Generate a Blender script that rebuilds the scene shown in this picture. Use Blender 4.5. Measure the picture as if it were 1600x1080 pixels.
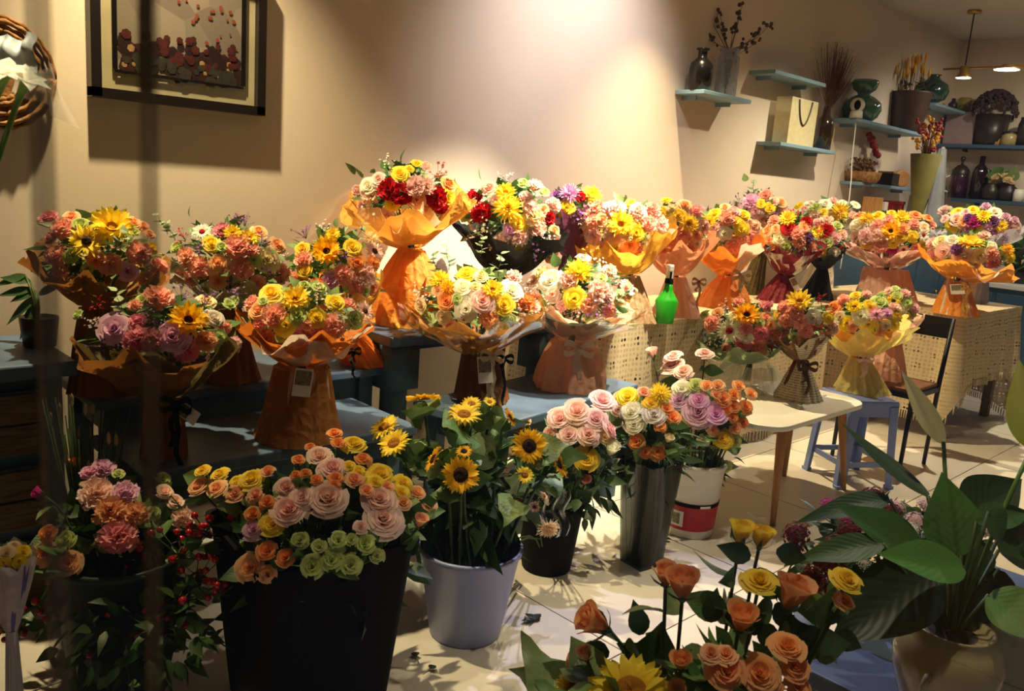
import bpy, math, random
from mathutils import Vector, Quaternion, Matrix
for o in list(bpy.data.objects): bpy.data.objects.remove(o)
SC = bpy.context.scene; COL = SC.collection
R_ = math.radians; PI = math.pi

# ------------------------------------------------------------------ camera
FPX, YAW, PITCH, ROLL, HCAM = 1308.74, R_(45.574), R_(11.133), R_(4.316), 1.35
FW = Vector((math.cos(YAW)*math.cos(PITCH), math.sin(YAW)*math.cos(PITCH), -math.sin(PITCH)))
_r = Vector((math.sin(YAW), -math.cos(YAW), 0)); _u = _r.cross(FW)
RT = math.cos(ROLL)*_r + math.sin(ROLL)*_u; UP = -math.sin(ROLL)*_r + math.cos(ROLL)*_u
CAM = Vector((0, 0, HCAM))
def ray(x, y): return FW + RT*((x-800)/FPX) + UP*((540-y)/FPX)
def atD(x, y, d): return CAM + ray(x, y)*d
def onz(x, y, z): d = ray(x, y); return CAM + d*((z-HCAM)/d.z)
def ony(x, y, Y): d = ray(x, y); return CAM + d*(Y/d.y)
def onx(x, y, X): d = ray(x, y); return CAM + d*(X/d.x)
def dep(p): return (p-CAM).dot(FW)
def proj(p): v = p-CAM; z = v.dot(FW); return 800+FPX*v.dot(RT)/z, 540-FPX*v.dot(UP)/z
cd = bpy.data.cameras.new('camera'); cam = bpy.data.objects.new('camera', cd); COL.objects.link(cam)
cam.matrix_world = Matrix((( RT.x, UP.x, -FW.x, CAM.x), (RT.y, UP.y, -FW.y, CAM.y), (RT.z, UP.z, -FW.z, CAM.z), (0, 0, 0, 1)))
cd.sensor_width = 36; cd.lens = FPX/1600*36; cd.clip_start = .02
cd.dof.use_dof = True; cd.dof.focus_distance = 3.3; cd.dof.aperture_fstop = 13
SC.camera = cam
# ------------------------------------------------------------------ world, lights, exposure
w = bpy.data.worlds.new('night_street'); SC.world = w; w.use_nodes = True
w.node_tree.nodes['Background'].inputs[0].default_value = (.55, .58, .75, 1)
w.node_tree.nodes['Background'].inputs[1].default_value = .025
vs = SC.view_settings; vs.view_transform = 'Standard'; vs.look = 'None'; vs.gamma = 1; vs.use_curve_mapping = False
vs.exposure = 1.1
WARM = (1, .84, .50); WARM2 = (1, .90, .66); COOL = (.80, .80, 1)
def spot(name, loc, tgt, col, en, ang, blend=.5, rad=.025):
    l = bpy.data.lights.new(name, 'SPOT'); o = bpy.data.objects.new(name, l); COL.objects.link(o)
    o.location = loc; o.rotation_euler = (Vector(tgt)-Vector(loc)).to_track_quat('-Z', 'Y').to_euler()
    l.color = col; l.energy = en; l.spot_size = R_(ang); l.spot_blend = blend; l.shadow_soft_size = rad
spot('ceiling_spot_bouquets', (3.00, 1.75, 2.84), (2.55, 2.55, .85), WARM2, 460, 46, .8)
spot('ceiling_spot_table', (3.85, 2.66, 2.84), (3.85, 1.95, .2), WARM, 190, 92, .8)
spot('ceiling_spot_lace', (5.3, 1.8, 2.84), (5.30, 2.15, .8), WARM2, 150, 110, .9)
spot('back_room_fill', (7.0, 1.4, 2.84), (7.6, 2.2, 1.2), WARM2, 45, 120, .9, .06)  # unseen warm fill added to brighten the dark back of the shop
spot('ceiling_spot_left', (.95, 2.70, 2.84), (1.40, 2.72, .9), WARM, 185, 74, .9)
spot('ceiling_spot_wall', (3.2, 2.0, 2.84), (3.25, 3.05, 1.9), (.95, .91, 1), 62, 84, 1)
spot('ceiling_spot_floor', (2.95, 2.20, 2.84), (1.85, .85, 0), (.62, .62, 1), 110, 40, .3)
spot('ceiling_spot_cut_flowers', (2.75, 1.35, 2.84), (2.25, 1.95, .7), WARM2, 75, 48, .8)
spot('ceiling_spot_window', (1.30, .80, 2.84), (1.45, .62, .6), WARM2, 34, 60, .7)
spot('ceiling_spot_lily', (.42, 1.05, 2.84), (.28, 1.02, 1.6), WARM2, 90, 30, .5)

# ------------------------------------------------------------------ materials
def lin(c): return tuple(((v/255)/12.92 if v/255 <= .04045 else ((v/255+.055)/1.055)**2.4) for v in c)
MATS = {}
def nodes(name):
    m = bpy.data.materials.new(name); m.use_nodes = True; n = m.node_tree.nodes; l = m.node_tree.links
    MATS[name] = m; return m, n, l, n['Principled BSDF'], n['Material Output']
def mat(name, rgb, rough=.6, metal=0, var=.12, nscale=8, bump=0, spec=.4, coat=0, transl=0, stretch=None):
    m, n, l, b, out = nodes(name)
    c = lin(rgb)
    tc = n.new('ShaderNodeTexCoord'); no = n.new('ShaderNodeTexNoise'); no.inputs['Scale'].default_value = nscale; no.inputs['Detail'].default_value = 5
    if stretch:
        mp = n.new('ShaderNodeMapping'); mp.inputs['Scale'].default_value = stretch; l.new(tc.outputs['Object'], mp.inputs[0]); l.new(mp.outputs[0], no.inputs[0])
    else: l.new(tc.outputs['Object'], no.inputs[0])
    r = n.new('ShaderNodeValToRGB'); l.new(no.outputs[0], r.inputs[0])
    r.color_ramp.elements[0].position = .3; r.color_ramp.elements[1].position = .7
    r.color_ramp.elements[0].color = (*[v*(1-var) for v in c], 1); r.color_ramp.elements[1].color = (*[min(1, v*(1+var)) for v in c], 1)
    l.new(r.outputs[0], b.inputs['Base Color'])
    b.inputs['Roughness'].default_value = rough; b.inputs['Metallic'].default_value = metal; b.inputs['Specular IOR Level'].default_value = spec
    b.inputs['Coat Weight'].default_value = coat
    if bump:
        bp = n.new('ShaderNodeBump'); bp.inputs['Strength'].default_value = bump; bp.inputs['Distance'].default_value = .01
        l.new(no.outputs[0], bp.inputs['Height']); l.new(bp.outputs[0], b.inputs['Normal'])
    if transl:
        t = n.new('ShaderNodeBsdfTranslucent'); l.new(r.outputs[0], t.inputs[0]); mx = n.new('ShaderNodeMixShader'); mx.inputs[0].default_value = transl
        l.new(b.outputs[0], mx.inputs[1]); l.new(t.outputs[0], mx.inputs[2]); l.new(mx.outputs[0], out.inputs[0])
    return m
def objcol_mat(name, rough, transl, grad, spec=.3, noise=.1, nscale=6):
    """colour from the object's own colour; 'k' = 0 heart of the bloom, 1 outer petals (pigment of real petals)"""
    m, n, l, b, out = nodes(name)
    oi = n.new('ShaderNodeObjectInfo'); col = oi.outputs['Color']
    if grad:
        at = n.new('ShaderNodeAttribute'); at.attribute_name = 'k'
        s = n.new('ShaderNodeMath'); s.operation = 'SUBTRACT'; s.inputs[0].default_value = 1; l.new(at.outputs['Fac'], s.inputs[1])
        mu = n.new('ShaderNodeMath'); mu.operation = 'MULTIPLY_ADD'; l.new(s.outputs[0], mu.inputs[0]); l.new(oi.outputs['Alpha'], mu.inputs[1]); mu.inputs[2].default_value = 1
        g = n.new('ShaderNodeGamma'); l.new(col, g.inputs[0]); l.new(mu.outputs[0], g.inputs[1]); col = g.outputs[0]
    tc = n.new('ShaderNodeTexCoord'); no = n.new('ShaderNodeTexNoise'); no.inputs['Scale'].default_value = nscale; l.new(tc.outputs['Object'], no.inputs[0])
    hs = n.new('ShaderNodeHueSaturation'); l.new(col, hs.inputs['Color'])
    mr = n.new('ShaderNodeMapRange'); mr.inputs[3].default_value = 1-noise; mr.inputs[4].default_value = 1+noise; l.new(no.outputs[0], mr.inputs[0]); l.new(mr.outputs[0], hs.inputs['Value'])
    l.new(hs.outputs[0], b.inputs['Base Color']); b.inputs['Roughness'].default_value = rough; b.inputs['Specular IOR Level'].default_value = spec
    if transl:
        t = n.new('ShaderNodeBsdfTranslucent'); l.new(hs.outputs[0], t.inputs[0]); mx = n.new('ShaderNodeMixShader'); mx.inputs[0].default_value = transl
        l.new(b.outputs[0], mx.inputs[1]); l.new(t.outputs[0], mx.inputs[2]); l.new(mx.outputs[0], out.inputs[0])
    return m
PETAL = objcol_mat('petal', .6, .38, True)
LEAF = objcol_mat('leaf', .45, .18, False, .45, .3, 5)
STEM = mat('stem_green', (62, 82, 38), .5)
SEPAL = mat('sepal_green', (70, 95, 42), .5)
PAPER = objcol_mat('wrapping_paper', .62, .42, False, .35, .10, 9)
def add_crease(m, scale, strength, dist):
    n = m.node_tree.nodes; l = m.node_tree.links; b = n['Principled BSDF']; tc = n.new('ShaderNodeTexCoord'); v = n.new('ShaderNodeTexVoronoi'); v.feature = 'F1'; v.inputs['Scale'].default_value = scale
    no = n.new('ShaderNodeTexNoise'); no.inputs['Scale'].default_value = scale*.7; mxv = n.new('ShaderNodeMixRGB'); mxv.inputs[0].default_value = .12; l.new(tc.outputs['Object'], mxv.inputs[1]); l.new(tc.outputs['Object'], no.inputs[0]); l.new(no.outputs['Color'], mxv.inputs[2]); l.new(mxv.outputs[0], v.inputs[0])
    bp = n.new('ShaderNodeBump'); bp.inputs['Strength'].default_value = strength; bp.inputs['Distance'].default_value = dist; l.new(v.outputs['Distance'], bp.inputs['Height']); l.new(bp.outputs[0], b.inputs['Normal'])
add_crease(PAPER, 22, .5, .02)
def add_veins(m):
    n = m.node_tree.nodes; l = m.node_tree.links; b = n['Principled BSDF']; at = n.new('ShaderNodeAttribute'); at.attribute_name = 'k'
    mu = n.new('ShaderNodeMath'); mu.operation = 'MULTIPLY'; mu.inputs[1].default_value = 58; l.new(at.outputs['Fac'], mu.inputs[0]); sn = n.new('ShaderNodeMath'); sn.operation = 'SINE'; l.new(mu.outputs[0], sn.inputs[0])
    bp = n.new('ShaderNodeBump'); bp.inputs['Strength'].default_value = .07; bp.inputs['Distance'].default_value = .003; l.new(sn.outputs[0], bp.inputs['Height']); l.new(bp.outputs[0], b.inputs['Normal'])
add_veins(LEAF)
DISC = objcol_mat('flower_disc', .85, 0, False, .2, .5, 30)
def clear(name, tint, gl, rough=.05, fac=.5):
    m, n, l, b, out = nodes(name)
    n.remove(b); t = n.new('ShaderNodeBsdfTransparent'); t.inputs[0].default_value = (*tint, 1)
    g = n.new('ShaderNodeBsdfGlossy'); g.inputs[0].default_value = (1, 1, 1, 1); g.inputs['Roughness'].default_value = rough
    lw = n.new('ShaderNodeLayerWeight'); lw.inputs[0].default_value = fac
    mu = n.new('ShaderNodeMath'); mu.operation = 'MULTIPLY'; l.new(lw.outputs['Facing'], mu.inputs[0]); mu.inputs[1].default_value = gl
    mx = n.new('ShaderNodeMixShader'); l.new(mu.outputs[0], mx.inputs[0]); l.new(t.outputs[0], mx.inputs[1]); l.new(g.outputs[0], mx.inputs[2]); l.new(mx.outputs[0], out.inputs[0])
    return m
def sheer(name, rgb, fac, rough=.5):
    m, n, l, b, out = nodes(name)
    b.inputs['Base Color'].default_value = (*lin(rgb), 1); b.inputs['Roughness'].default_value = rough
    t = n.new('ShaderNodeBsdfTransparent'); mx = n.new('ShaderNodeMixShader')
    tc = n.new('ShaderNodeTexCoord'); no = n.new('ShaderNodeTexNoise'); no.inputs['Scale'].default_value = 25; l.new(tc.outputs['Object'], no.inputs[0])
    mr = n.new('ShaderNodeMapRange'); mr.inputs[3].default_value = fac*.75; mr.inputs[4].default_value = min(1, fac*1.25); l.new(no.outputs[0], mr.inputs[0])
    l.new(mr.outputs[0], mx.inputs[0]); l.new(t.outputs[0], mx.inputs[1]); l.new(b.outputs[0], mx.inputs[2]); l.new(mx.outputs[0], out.inputs[0])
    return m
CELLO = clear('cellophane', (.96, .95, .92), .75, .12)
GLASS = clear('glass_clear', (.93, .95, .94), .8, .03)
WINGLASS = clear('window_glass', (.965, .955, .92), .12, .02, .3)
GLASSDARK = clear('glass_vase_smoky', (.42, .46, .40), .12, .15)
GLASSGREEN = clear('glass_green', (.30, .50, .38), .8, .05)
EDGE = sheer('glass_edge', (178, 158, 120), .38, .3)
TULLE = sheer('tulle', (240, 230, 210), .35)
SKIRTC = sheer('frosted_cellophane', (225, 222, 210), .45, .3)
def wall_mat(name, rgb):
    m = mat(name, rgb, .75, 0, .035, 2.2, .03, .3); return m
WALL = wall_mat('painted_plaster', (226, 208, 190)); CEIL = wall_mat('ceiling_paint', (205, 196, 186))
TILE = mat('floor_tile', (214, 204, 190), .32, 0, .06, 3, 0, .5); GROUT = mat('grout', (95, 85, 75), .9)
TEAL = mat('teal_paint', (66, 92, 108), .5, 0, .25, 9, .15); TEALTOP = mat('teal_worn_top', (80, 98, 122), .45, 0, .3, 7, .1)
SHELFB = mat('shelf_blue_paint', (122, 150, 168), .5, 0, .08)
BLACKP = mat('black_plastic', (12, 12, 13), .7, 0, .2, 5, 0, .1); BLACKM = mat('black_metal', (18, 17, 17), .4, .3)
BUCKET = mat('lavender_plastic', (138, 146, 190), .38, 0, .06, 4, 0, .5); STOOLM = mat('blue_plastic', (128, 146, 212), .35, 0, .05, 4, 0, .5)
WHITEP = mat('white_plastic', (225, 220, 210), .4, 0, .05); REDL = mat('red_label', (188, 22, 30), .35, 0, .08)
WOOD = mat('light_wood', (186, 132, 78), .5, 0, .2, 6, .05, .4, 0, 0, (14, 14, 1.5)); DWOOD = mat('weathered_wood', (104, 84, 62), .7, 0, .45, 7, .35, .3, 0, 0, (2, 8, 18))
SEATW = mat('seat_wood', (120, 72, 40), .45, 0, .3, 6, .05, .4, 0, 0, (3, 18, 3))
WHITET = mat('white_laminate', (226, 222, 214), .35, 0, .04); CREAM = mat('cream_ceramic', (168, 150, 104), .25, 0, .25, 14, .1, .5, .4)
DARKC = mat('dark_ceramic', (44, 38, 36), .35, 0, .2); BROWNC = mat('brown_pot', (72, 50, 36), .5, 0, .3, 10, .1)
WHITE = mat('white_paper', (238, 234, 226), .7, 0, .04); KRAFT = mat('kraft_paper', (186, 146, 96), .8, 0, .15, 12)
GREENP = mat('green_plastic', (48, 176, 40), .35, 0, .08); GOLD = mat('brass', (190, 150, 80), .3, .9, .1)
WICK = mat('wicker', (150, 104, 58), .7, 0, .5, 40, .5); GREY = mat('grey_board', (150, 156, 162), .6, 0, .06)
NAVY = mat('blue_cabinet_paint', (58, 84, 108), .5, 0, .12); RED = mat('red_card', (150, 28, 34), .5); DRIED = mat('dried_brown', (120, 84, 56), .9, 0, .4, 20)
BERRY = mat('berry_red', (178, 20, 20), .25, 0, .2, 5, 0, .6, .3); YEL = mat('candle_yellow', (230, 170, 50), .4); FRAMEB = mat('frame_black', (26, 20, 18), .35)
SOIL = mat('soil', (40, 30, 24), .95, 0, .4, 30, .5); NEWS = None
def print_mat(name, base, ink, scale, thr=.52):
    m, n, l, b, out = nodes(name)
    tc = n.new('ShaderNodeTexCoord'); wv = n.new('ShaderNodeTexWave'); wv.bands_direction = 'Z'; wv.inputs['Scale'].default_value = scale
    no = n.new('ShaderNodeTexNoise'); no.inputs['Scale'].default_value = scale*6; l.new(tc.outputs['Object'], wv.inputs[0]); l.new(tc.outputs['Object'], no.inputs[0])
    mu = n.new('ShaderNodeMath'); mu.operation = 'MULTIPLY'; l.new(wv.outputs[1], mu.inputs[0]); l.new(no.outputs[0], mu.inputs[1])
    r = n.new('ShaderNodeValToRGB'); r.color_ramp.elements[0].position = thr-.2; r.color_ramp.elements[1].position = thr; r.color_ramp.elements[0].color = (*lin(base), 1); r.color_ramp.elements[1].color = (*lin(ink), 1)
    l.new(mu.outputs[0], r.inputs[0]); l.new(r.outputs[0], b.inputs['Base Color']); b.inputs['Roughness'].default_value = .7
    return m
NEWS = print_mat('newsprint', (206, 190, 160), (110, 98, 82), 30)
def photo_mat(name, cols, scale):
    m, n, l, b, out = nodes(name)
    tc = n.new('ShaderNodeTexCoord'); vo = n.new('ShaderNodeTexVoronoi'); vo.inputs['Scale'].default_value = scale; l.new(tc.outputs['Object'], vo.inputs[0])
    r = n.new('ShaderNodeValToRGB'); r.color_ramp.interpolation = 'CONSTANT'
    sp = n.new('ShaderNodeSeparateColor'); l.new(vo.outputs['Color'], sp.inputs[0]); l.new(sp.outputs[0], r.inputs[0])
    while len(r.color_ramp.elements) < len(cols): r.color_ramp.elements.new(.5)
    for i, c in enumerate(cols): r.color_ramp.elements[i].position = i/len(cols); r.color_ramp.elements[i].color = (*lin(c), 1)
    l.new(r.outputs[0], b.inputs['Base Color']); b.inputs['Roughness'].default_value = .4
    return m
CARDPIC = mat('card_picture', (132, 120, 96), .5, 0, .55, 130)
def lace_mat():
    m, n, l, b, out = nodes('crochet_lace')
    uv = n.new('ShaderNodeUVMap'); b.inputs['Base Color'].default_value = (*lin((206, 184, 146)), 1); b.inputs['Roughness'].default_value = .85
    def vor(sc, feat, thr0, thr1):
        v = n.new('ShaderNodeTexVoronoi'); v.feature = feat; v.inputs['Scale'].default_value = sc; v.inputs['Randomness'].default_value = .25; l.new(uv.outputs[0], v.inputs[0])
        mr = n.new('ShaderNodeMapRange'); mr.inputs[1].default_value = thr0; mr.inputs[2].default_value = thr1; l.new(v.outputs['Distance'], mr.inputs[0]); return mr.outputs[0]
    holes = vor(42, 'F1', .26, .36)
    flow = vor(11, 'F1', .24, .30)
    mx = n.new('ShaderNodeMath'); mx.operation = 'MAXIMUM'; l.new(holes, mx.inputs[0])
    sub = n.new('ShaderNodeMath'); sub.operation = 'MULTIPLY'; l.new(flow, sub.inputs[0]); sub.inputs[1].default_value = .75; l.new(sub.outputs[0], mx.inputs[1])
    t = n.new('ShaderNodeBsdfTransparent'); ms = n.new('ShaderNodeMixShader'); l.new(mx.outputs[0], ms.inputs[0]); l.new(t.outputs[0], ms.inputs[1]); l.new(b.outputs[0], ms.inputs[2]); l.new(ms.outputs[0], out.inputs[0])
    return m
LACE = lace_mat(); THREAD = mat('fringe_thread', (206, 188, 152), .9)
def emit(name, col, s):
    m, n, l, b, out = nodes(name); b.inputs['Emission Color'].default_value = (*col, 1); b.inputs['Emission Strength'].default_value = s; return m
LAMPON = emit('lamp_diffuser', (.95, .92, 1), 14)

# ------------------------------------------------------------------ mesh helpers
class MB:
    def __init__(s): s.v = []; s.f = []; s.k = []; s.mi = []; s.uv = None
    def add(s, vs, fs, k=1.0, mi=0):
        o = len(s.v); s.v += [tuple(v) for v in vs]; s.k += (k if isinstance(k, list) else [k]*len(vs)); s.f += [tuple(i+o for i in f) for f in fs]; s.mi += [mi]*len(fs); return s
    def grid(s, fn, nu, nv, kf=None, mi=0, closed=False):
        vs = []; ks = []
        cu = nu if closed else nu+1
        for j in range(nv+1):
            for i in range(cu):
                vs.append(fn(i/nu, j/nv)); ks.append(kf(i/nu, j/nv) if kf else 1.0)
        fs = [(j*cu+i, j*cu+(i+1) % cu, (j+1)*cu+(i+1) % cu, (j+1)*cu+i) for j in range(nv) for i in range(nu)]
        return s.add(vs, fs, ks, mi)
    def box(s, c, d, rz=0, mi=0, M=None):
        x, y, z = d[0]/2, d[1]/2, d[2]/2; ca, sa = math.cos(rz), math.sin(rz); vs = []
        for a, b, e in ((-1,-1,-1),(1,-1,-1),(1,1,-1),(-1,1,-1),(-1,-1,1),(1,-1,1),(1,1,1),(-1,1,1)):
            p = Vector((a*x, b*y, e*z)); p = Vector((p.x*ca-p.y*sa, p.x*sa+p.y*ca, p.z))
            if M: p = M @ p
            vs.append(p+Vector(c))
        return s.add(vs, [(0,3,2,1),(4,5,6,7),(0,1,5,4),(1,2,6,5),(2,3,7,6),(3,0,4,7)], 1.0, mi)
    def tube(s, pts, rads, n=8, caps=True, mi=0):
        pts = [Vector(p) for p in pts]
        if not isinstance(rads, (list, tuple)): rads = [rads]*len(pts)
        vs = []; prev = None
        for i, p in enumerate(pts):
            t = (pts[min(i+1, len(pts)-1)]-pts[max(i-1, 0)]).normalized()
            a = prev if prev is not None else (Vector((1, 0, 0)) if abs(t.x) < .8 else Vector((0, 1, 0)))
            a = (a-t*a.dot(t)).normalized(); prev = a; b = t.cross(a)
            for j in range(n): an = 2*PI*j/n; vs.append(p+(a*math.cos(an)+b*math.sin(an))*rads[i])
        fs = [(i*n+j, i*n+(j+1) % n, (i+1)*n+(j+1) % n, (i+1)*n+j) for i in range(len(pts)-1) for j in range(n)]
        if caps: fs += [tuple(range(n-1, -1, -1)), tuple(range((len(pts)-1)*n, len(pts)*n))]
        return s.add(vs, fs, 1.0, mi)
    def lathe(s, prof, n=28, c=(0, 0, 0), mi=0, sx=1, sy=1):
        vs = [(c[0]+r*math.cos(2*PI*j/n)*sx, c[1]+r*math.sin(2*PI*j/n)*sy, c[2]+z) for r, z in prof for j in range(n)]
        fs = [(i*n+j, i*n+(j+1) % n, (i+1)*n+(j+1) % n, (i+1)*n+j) for i in range(len(prof)-1) for j in range(n)]
        return s.add(vs, fs, 1.0, mi)
    def ball(s, c, r, n=8, m=6, mi=0):
        return s.lathe([(r*math.sin(PI*i/m), -r*math.cos(PI*i/m)) for i in range(m+1)], n, c, mi)
    def mesh(s, name, mats, smooth=True):
        me = bpy.data.meshes.new(name); me.from_pydata(s.v, [], s.f)
        for m in (mats if isinstance(mats, (list, tuple)) else [mats]): me.materials.append(m)
        if any(s.mi): me.polygons.foreach_set('material_index', s.mi)
        a = me.attributes.new('k', 'FLOAT', 'POINT'); a.data.foreach_set('value', s.k)
        if smooth: me.polygons.foreach_set('use_smooth', [True]*len(me.polygons))
        me.update(); return me
def link(name, me, parent=None, loc=(0, 0, 0), rot=None, scale=1, color=None):
    o = bpy.data.objects.new(name, me); COL.objects.link(o); o.location = loc
    if rot is not None: o.rotation_mode = 'QUATERNION'; o.rotation_quaternion = rot
    o.scale = (scale,)*3 if not isinstance(scale, (tuple, list)) else scale
    if parent: o.parent = parent
    if color: o.color = color
    return o
def mk(name, mb, m, parent=None, loc=(0, 0, 0), smooth=True, color=None, bevel=0):
    o = link(name, mb.mesh(name, m, smooth), parent, loc, None, 1, color)
    if bevel: b = o.modifiers.new('bevel', 'BEVEL'); b.width = bevel; b.segments = 2; b.limit_method = 'ANGLE'
    return o
def tag(o, label=None, cat=None, group=None, kind=None):
    if label: o['label'] = label
    if cat: o['category'] = cat
    if group: o['group'] = group
    if kind: o['kind'] = kind
    return o
def thing(name, label, cat, loc=(0, 0, 0), group=None, rz=0):
    o = bpy.data.objects.new(name, None); COL.objects.link(o); o.location = loc; o.rotation_euler = (0, 0, rz); o.empty_display_size = .05
    return tag(o, label, cat, group)
def struct(name, mb, m, parent=None, smooth=False): o = mk(name, mb, m, parent, (0, 0, 0), smooth); o['kind'] = 'structure'; return o
rng = random.Random(7)
def rot_to(d, spin=None):
    q = Vector(d).normalized().to_track_quat('Z', 'Y')
    return q @ Quaternion((0, 0, 1), spin if spin is not None else rng.uniform(0, 2*PI))
C = {}
for k, v in dict(pk=(253, 220, 212, .7), dp=(244, 168, 182, .35), co=(253, 194, 176, .3), pe=(253, 202, 156, .6), Or=(252, 178, 108, .4), ye=(255, 226, 74, .25), wh=(246, 240, 220, .15),
                 lv=(240, 196, 222, .6), rd=(196, 22, 30, .1), pu=(150, 92, 152, .1), gr=(204, 214, 140, .3), am=(254, 200, 30, .15), cr=(246, 226, 184, .3), mg=(204, 64, 146, .2), br=(112, 26, 22, 0), ru=(176, 88, 60, 0), dk=(128, 30, 48, .3), os=(253, 186, 126, .4)).items():
    C[k] = (*lin(v[:3]), v[3])
def leafcol(): g = rng.uniform(.75, 1.3); return (*[x*g for x in lin(rng.choice([(84, 116, 58), (98, 128, 70), (68, 100, 52), (118, 138, 82)]))], 1)

# ------------------------------------------------------------------ flower prototypes (radius about 1, facing +Z)
def rose_mesh(n, seed, width=1.0, hgt=.8, sep=True):
    r = random.Random(seed); b = MB()
    for i in range(n):
        f = i/(n-1); ph = i*2.39996+r.uniform(-.2, .2)
        rb = .04+.22*f; rt = (.09+.93*f**.95)*width*r.uniform(.93, 1.05); h = hgt*(1-.30*f**2)*r.uniform(.95, 1.05); wd = 1.25-.45*f; curl = .30*f*r.uniform(.6, 1.3)
        def fn(u, v, ph=ph, rb=rb, rt=rt, h=h, wd=wd, curl=curl, f=f):
            s = 2*u-1; a = ph+s*wd*(.5+.5*math.sin(min(v, .75)/.75*PI/2))
            top = 1-.22*s*s*(v**2)
            rad = rb+(rt-rb)*(v**1.5)+.05*f*abs(s)*v
            z = h*top*(1-(1-v)**1.25) - curl*v**4*(.5+.5*(1-abs(s)))
            return (rad*math.cos(a), rad*math.sin(a), z-.25)
        b.grid(fn, 4, 4, lambda u, v, f=f: min(1, f*1.1+.12*v))
    if sep:
        for i in range(5):
            a0 = i*2*PI/5
            def fs(u, v, a0=a0):
                s = (2*u-1)*.28*math.sin(PI*(v*.85+.12)); rr = .14+.5*width*v; return (rr*math.cos(a0+s/(rr+.1)*.3), rr*math.sin(a0+s/(rr+.1)*.3), -.32-.1*math.sin(v*3))
            b.grid(fs, 2, 3, None, 1)
        b.lathe([(.02, -.5), (.13, -.45), (.2, -.3), (.16, -.15)], 7, mi=1)
    return b.mesh('rose_bloom', [PETAL, SEPAL])
def bud_mesh(seed):
    r = random.Random(seed); b = MB()
    for i in range(15):
        f = i/14; ph = i*2.39996
        rt = (.06+.62*f)*r.uniform(.93, 1.05); h = 1.75*(1-.10*f)*r.uniform(.95, 1.03); wd = 1.35-.35*f; flare = .30*f*f*r.uniform(.6, 1.4)
        def fn(u, v, ph=ph, rt=rt, h=h, wd=wd, flare=flare, f=f):
            s = 2*u-1; a = ph+s*wd*(.4+.6*math.sin(min(v, .6)/.6*PI/2))
            body = .12+(rt-.06)*math.sin(min(1, v*1.15)*PI/2)**.9
            rad = body*(1-.10*v)+flare*v**5
            return (rad*math.cos(a), rad*math.sin(a), h*v*(1-.10*s*s*v)-.10*flare*v**6-.7)
        b.grid(fn, 4, 6, lambda u, v, f=f: .3+.5*f+.2*v)
    for i in range(5):
        a0 = i*2*PI/5+.3; ou = r.uniform(0, .35)
        def fs(u, v, a0=a0, ou=ou):
            s = (2*u-1)*.17*math.sin(PI*(v*.8+.2)); rr = .14+.62*math.sin(min(v*1.6, 1)*PI/2)+ou*v*v; return (rr*math.cos(a0)-s*math.sin(a0), rr*math.sin(a0)+s*math.cos(a0), -.72+.95*v)
        b.grid(fs, 2, 4, None, 1)
    b.lathe([(.02, -.98), (.12, -.92), (.2, -.78), (.17, -.62)], 7, mi=1)
    return b.mesh('rose_bud_bloom', [PETAL, SEPAL])
def carnation_mesh(seed, n=40):
    r = random.Random(seed); b = MB()
    for i in range(n):
        f = (i+.5)/n; ph = i*2.39996; el = R_(86-92*f**.8)+r.uniform(-.12, .12); L = r.uniform(.82, 1.05)
        d = Vector((math.cos(el)*math.cos(ph), math.cos(el)*math.sin(ph), math.sin(el)*.75)); sd = Vector((-math.sin(ph), math.cos(ph), 0)); nn = d.cross(sd)
        jag = [r.uniform(-.16, .10) for _ in range(6)]; wav = [r.uniform(-.13, .13) for _ in range(6)]
        def fn(u, v, d=d, sd=sd, nn=nn, L=L, jag=jag, wav=wav):
            s = 2*u-1; i = min(5, int(round(u*5))); p = d*(L*(.25+.75*v)+(jag[i] if v > .9 else 0)) + sd*s*(.07+.34*v) + nn*(wav[i]*v)
            return (p.x, p.y, p.z)
        b.grid(fn, 5, 2, lambda u, v: .15+.85*v)
    return b.mesh('carnation_bloom', [PETAL])
def ray_mesh(rings, wid, seed, cup=.15, name='petals', tip=1.6, r0=.25):
    r = random.Random(seed); b = MB()
    for n, L, lift, off in rings:
        for i in range(n):
            a = 2*PI*(i+off)/n+r.uniform(-.06, .06); l = L*r.uniform(.86, 1.06); lf = lift+r.uniform(-.10, .10); tw = r.uniform(-.08, .08); rr0 = r0*L
            def fn(u, v, a=a, l=l, lf=lf, tw=tw, rr0=rr0):
                s = 2*u-1; wv = wid*(math.sin(PI*min(1, (.18+.82*v)**.8))**.7 if v < 1 else .03); rad = rr0+(l-rr0)*v
                z = lf*v*l + cup*math.sin(v*PI)*.6 + tw*s*v - .5*wid*(1-s*s)*.4
                return (rad*math.cos(a)-s*wv*math.sin(a), rad*math.sin(a)+s*wv*math.cos(a), z)
            b.grid(fn, 2, 4, lambda u, v: .1+.9*v)
    return b.mesh(name, [PETAL])
def disc_mesh(rad, hgt, seed, bump=.05):
    r = random.Random(seed); b = MB(); n = 20; m = 5; vs = []
    b.grid(lambda u, v: ((rad*math.cos(2*PI*u)*v), (rad*math.sin(2*PI*u)*v), hgt*(1-v*v)**.5*(1 if v > .35 else .75)+r.uniform(-bump, bump)*(v < .95)), n, m, None, 0, True)
    return b.mesh('flower_disc', [DISC])
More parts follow.
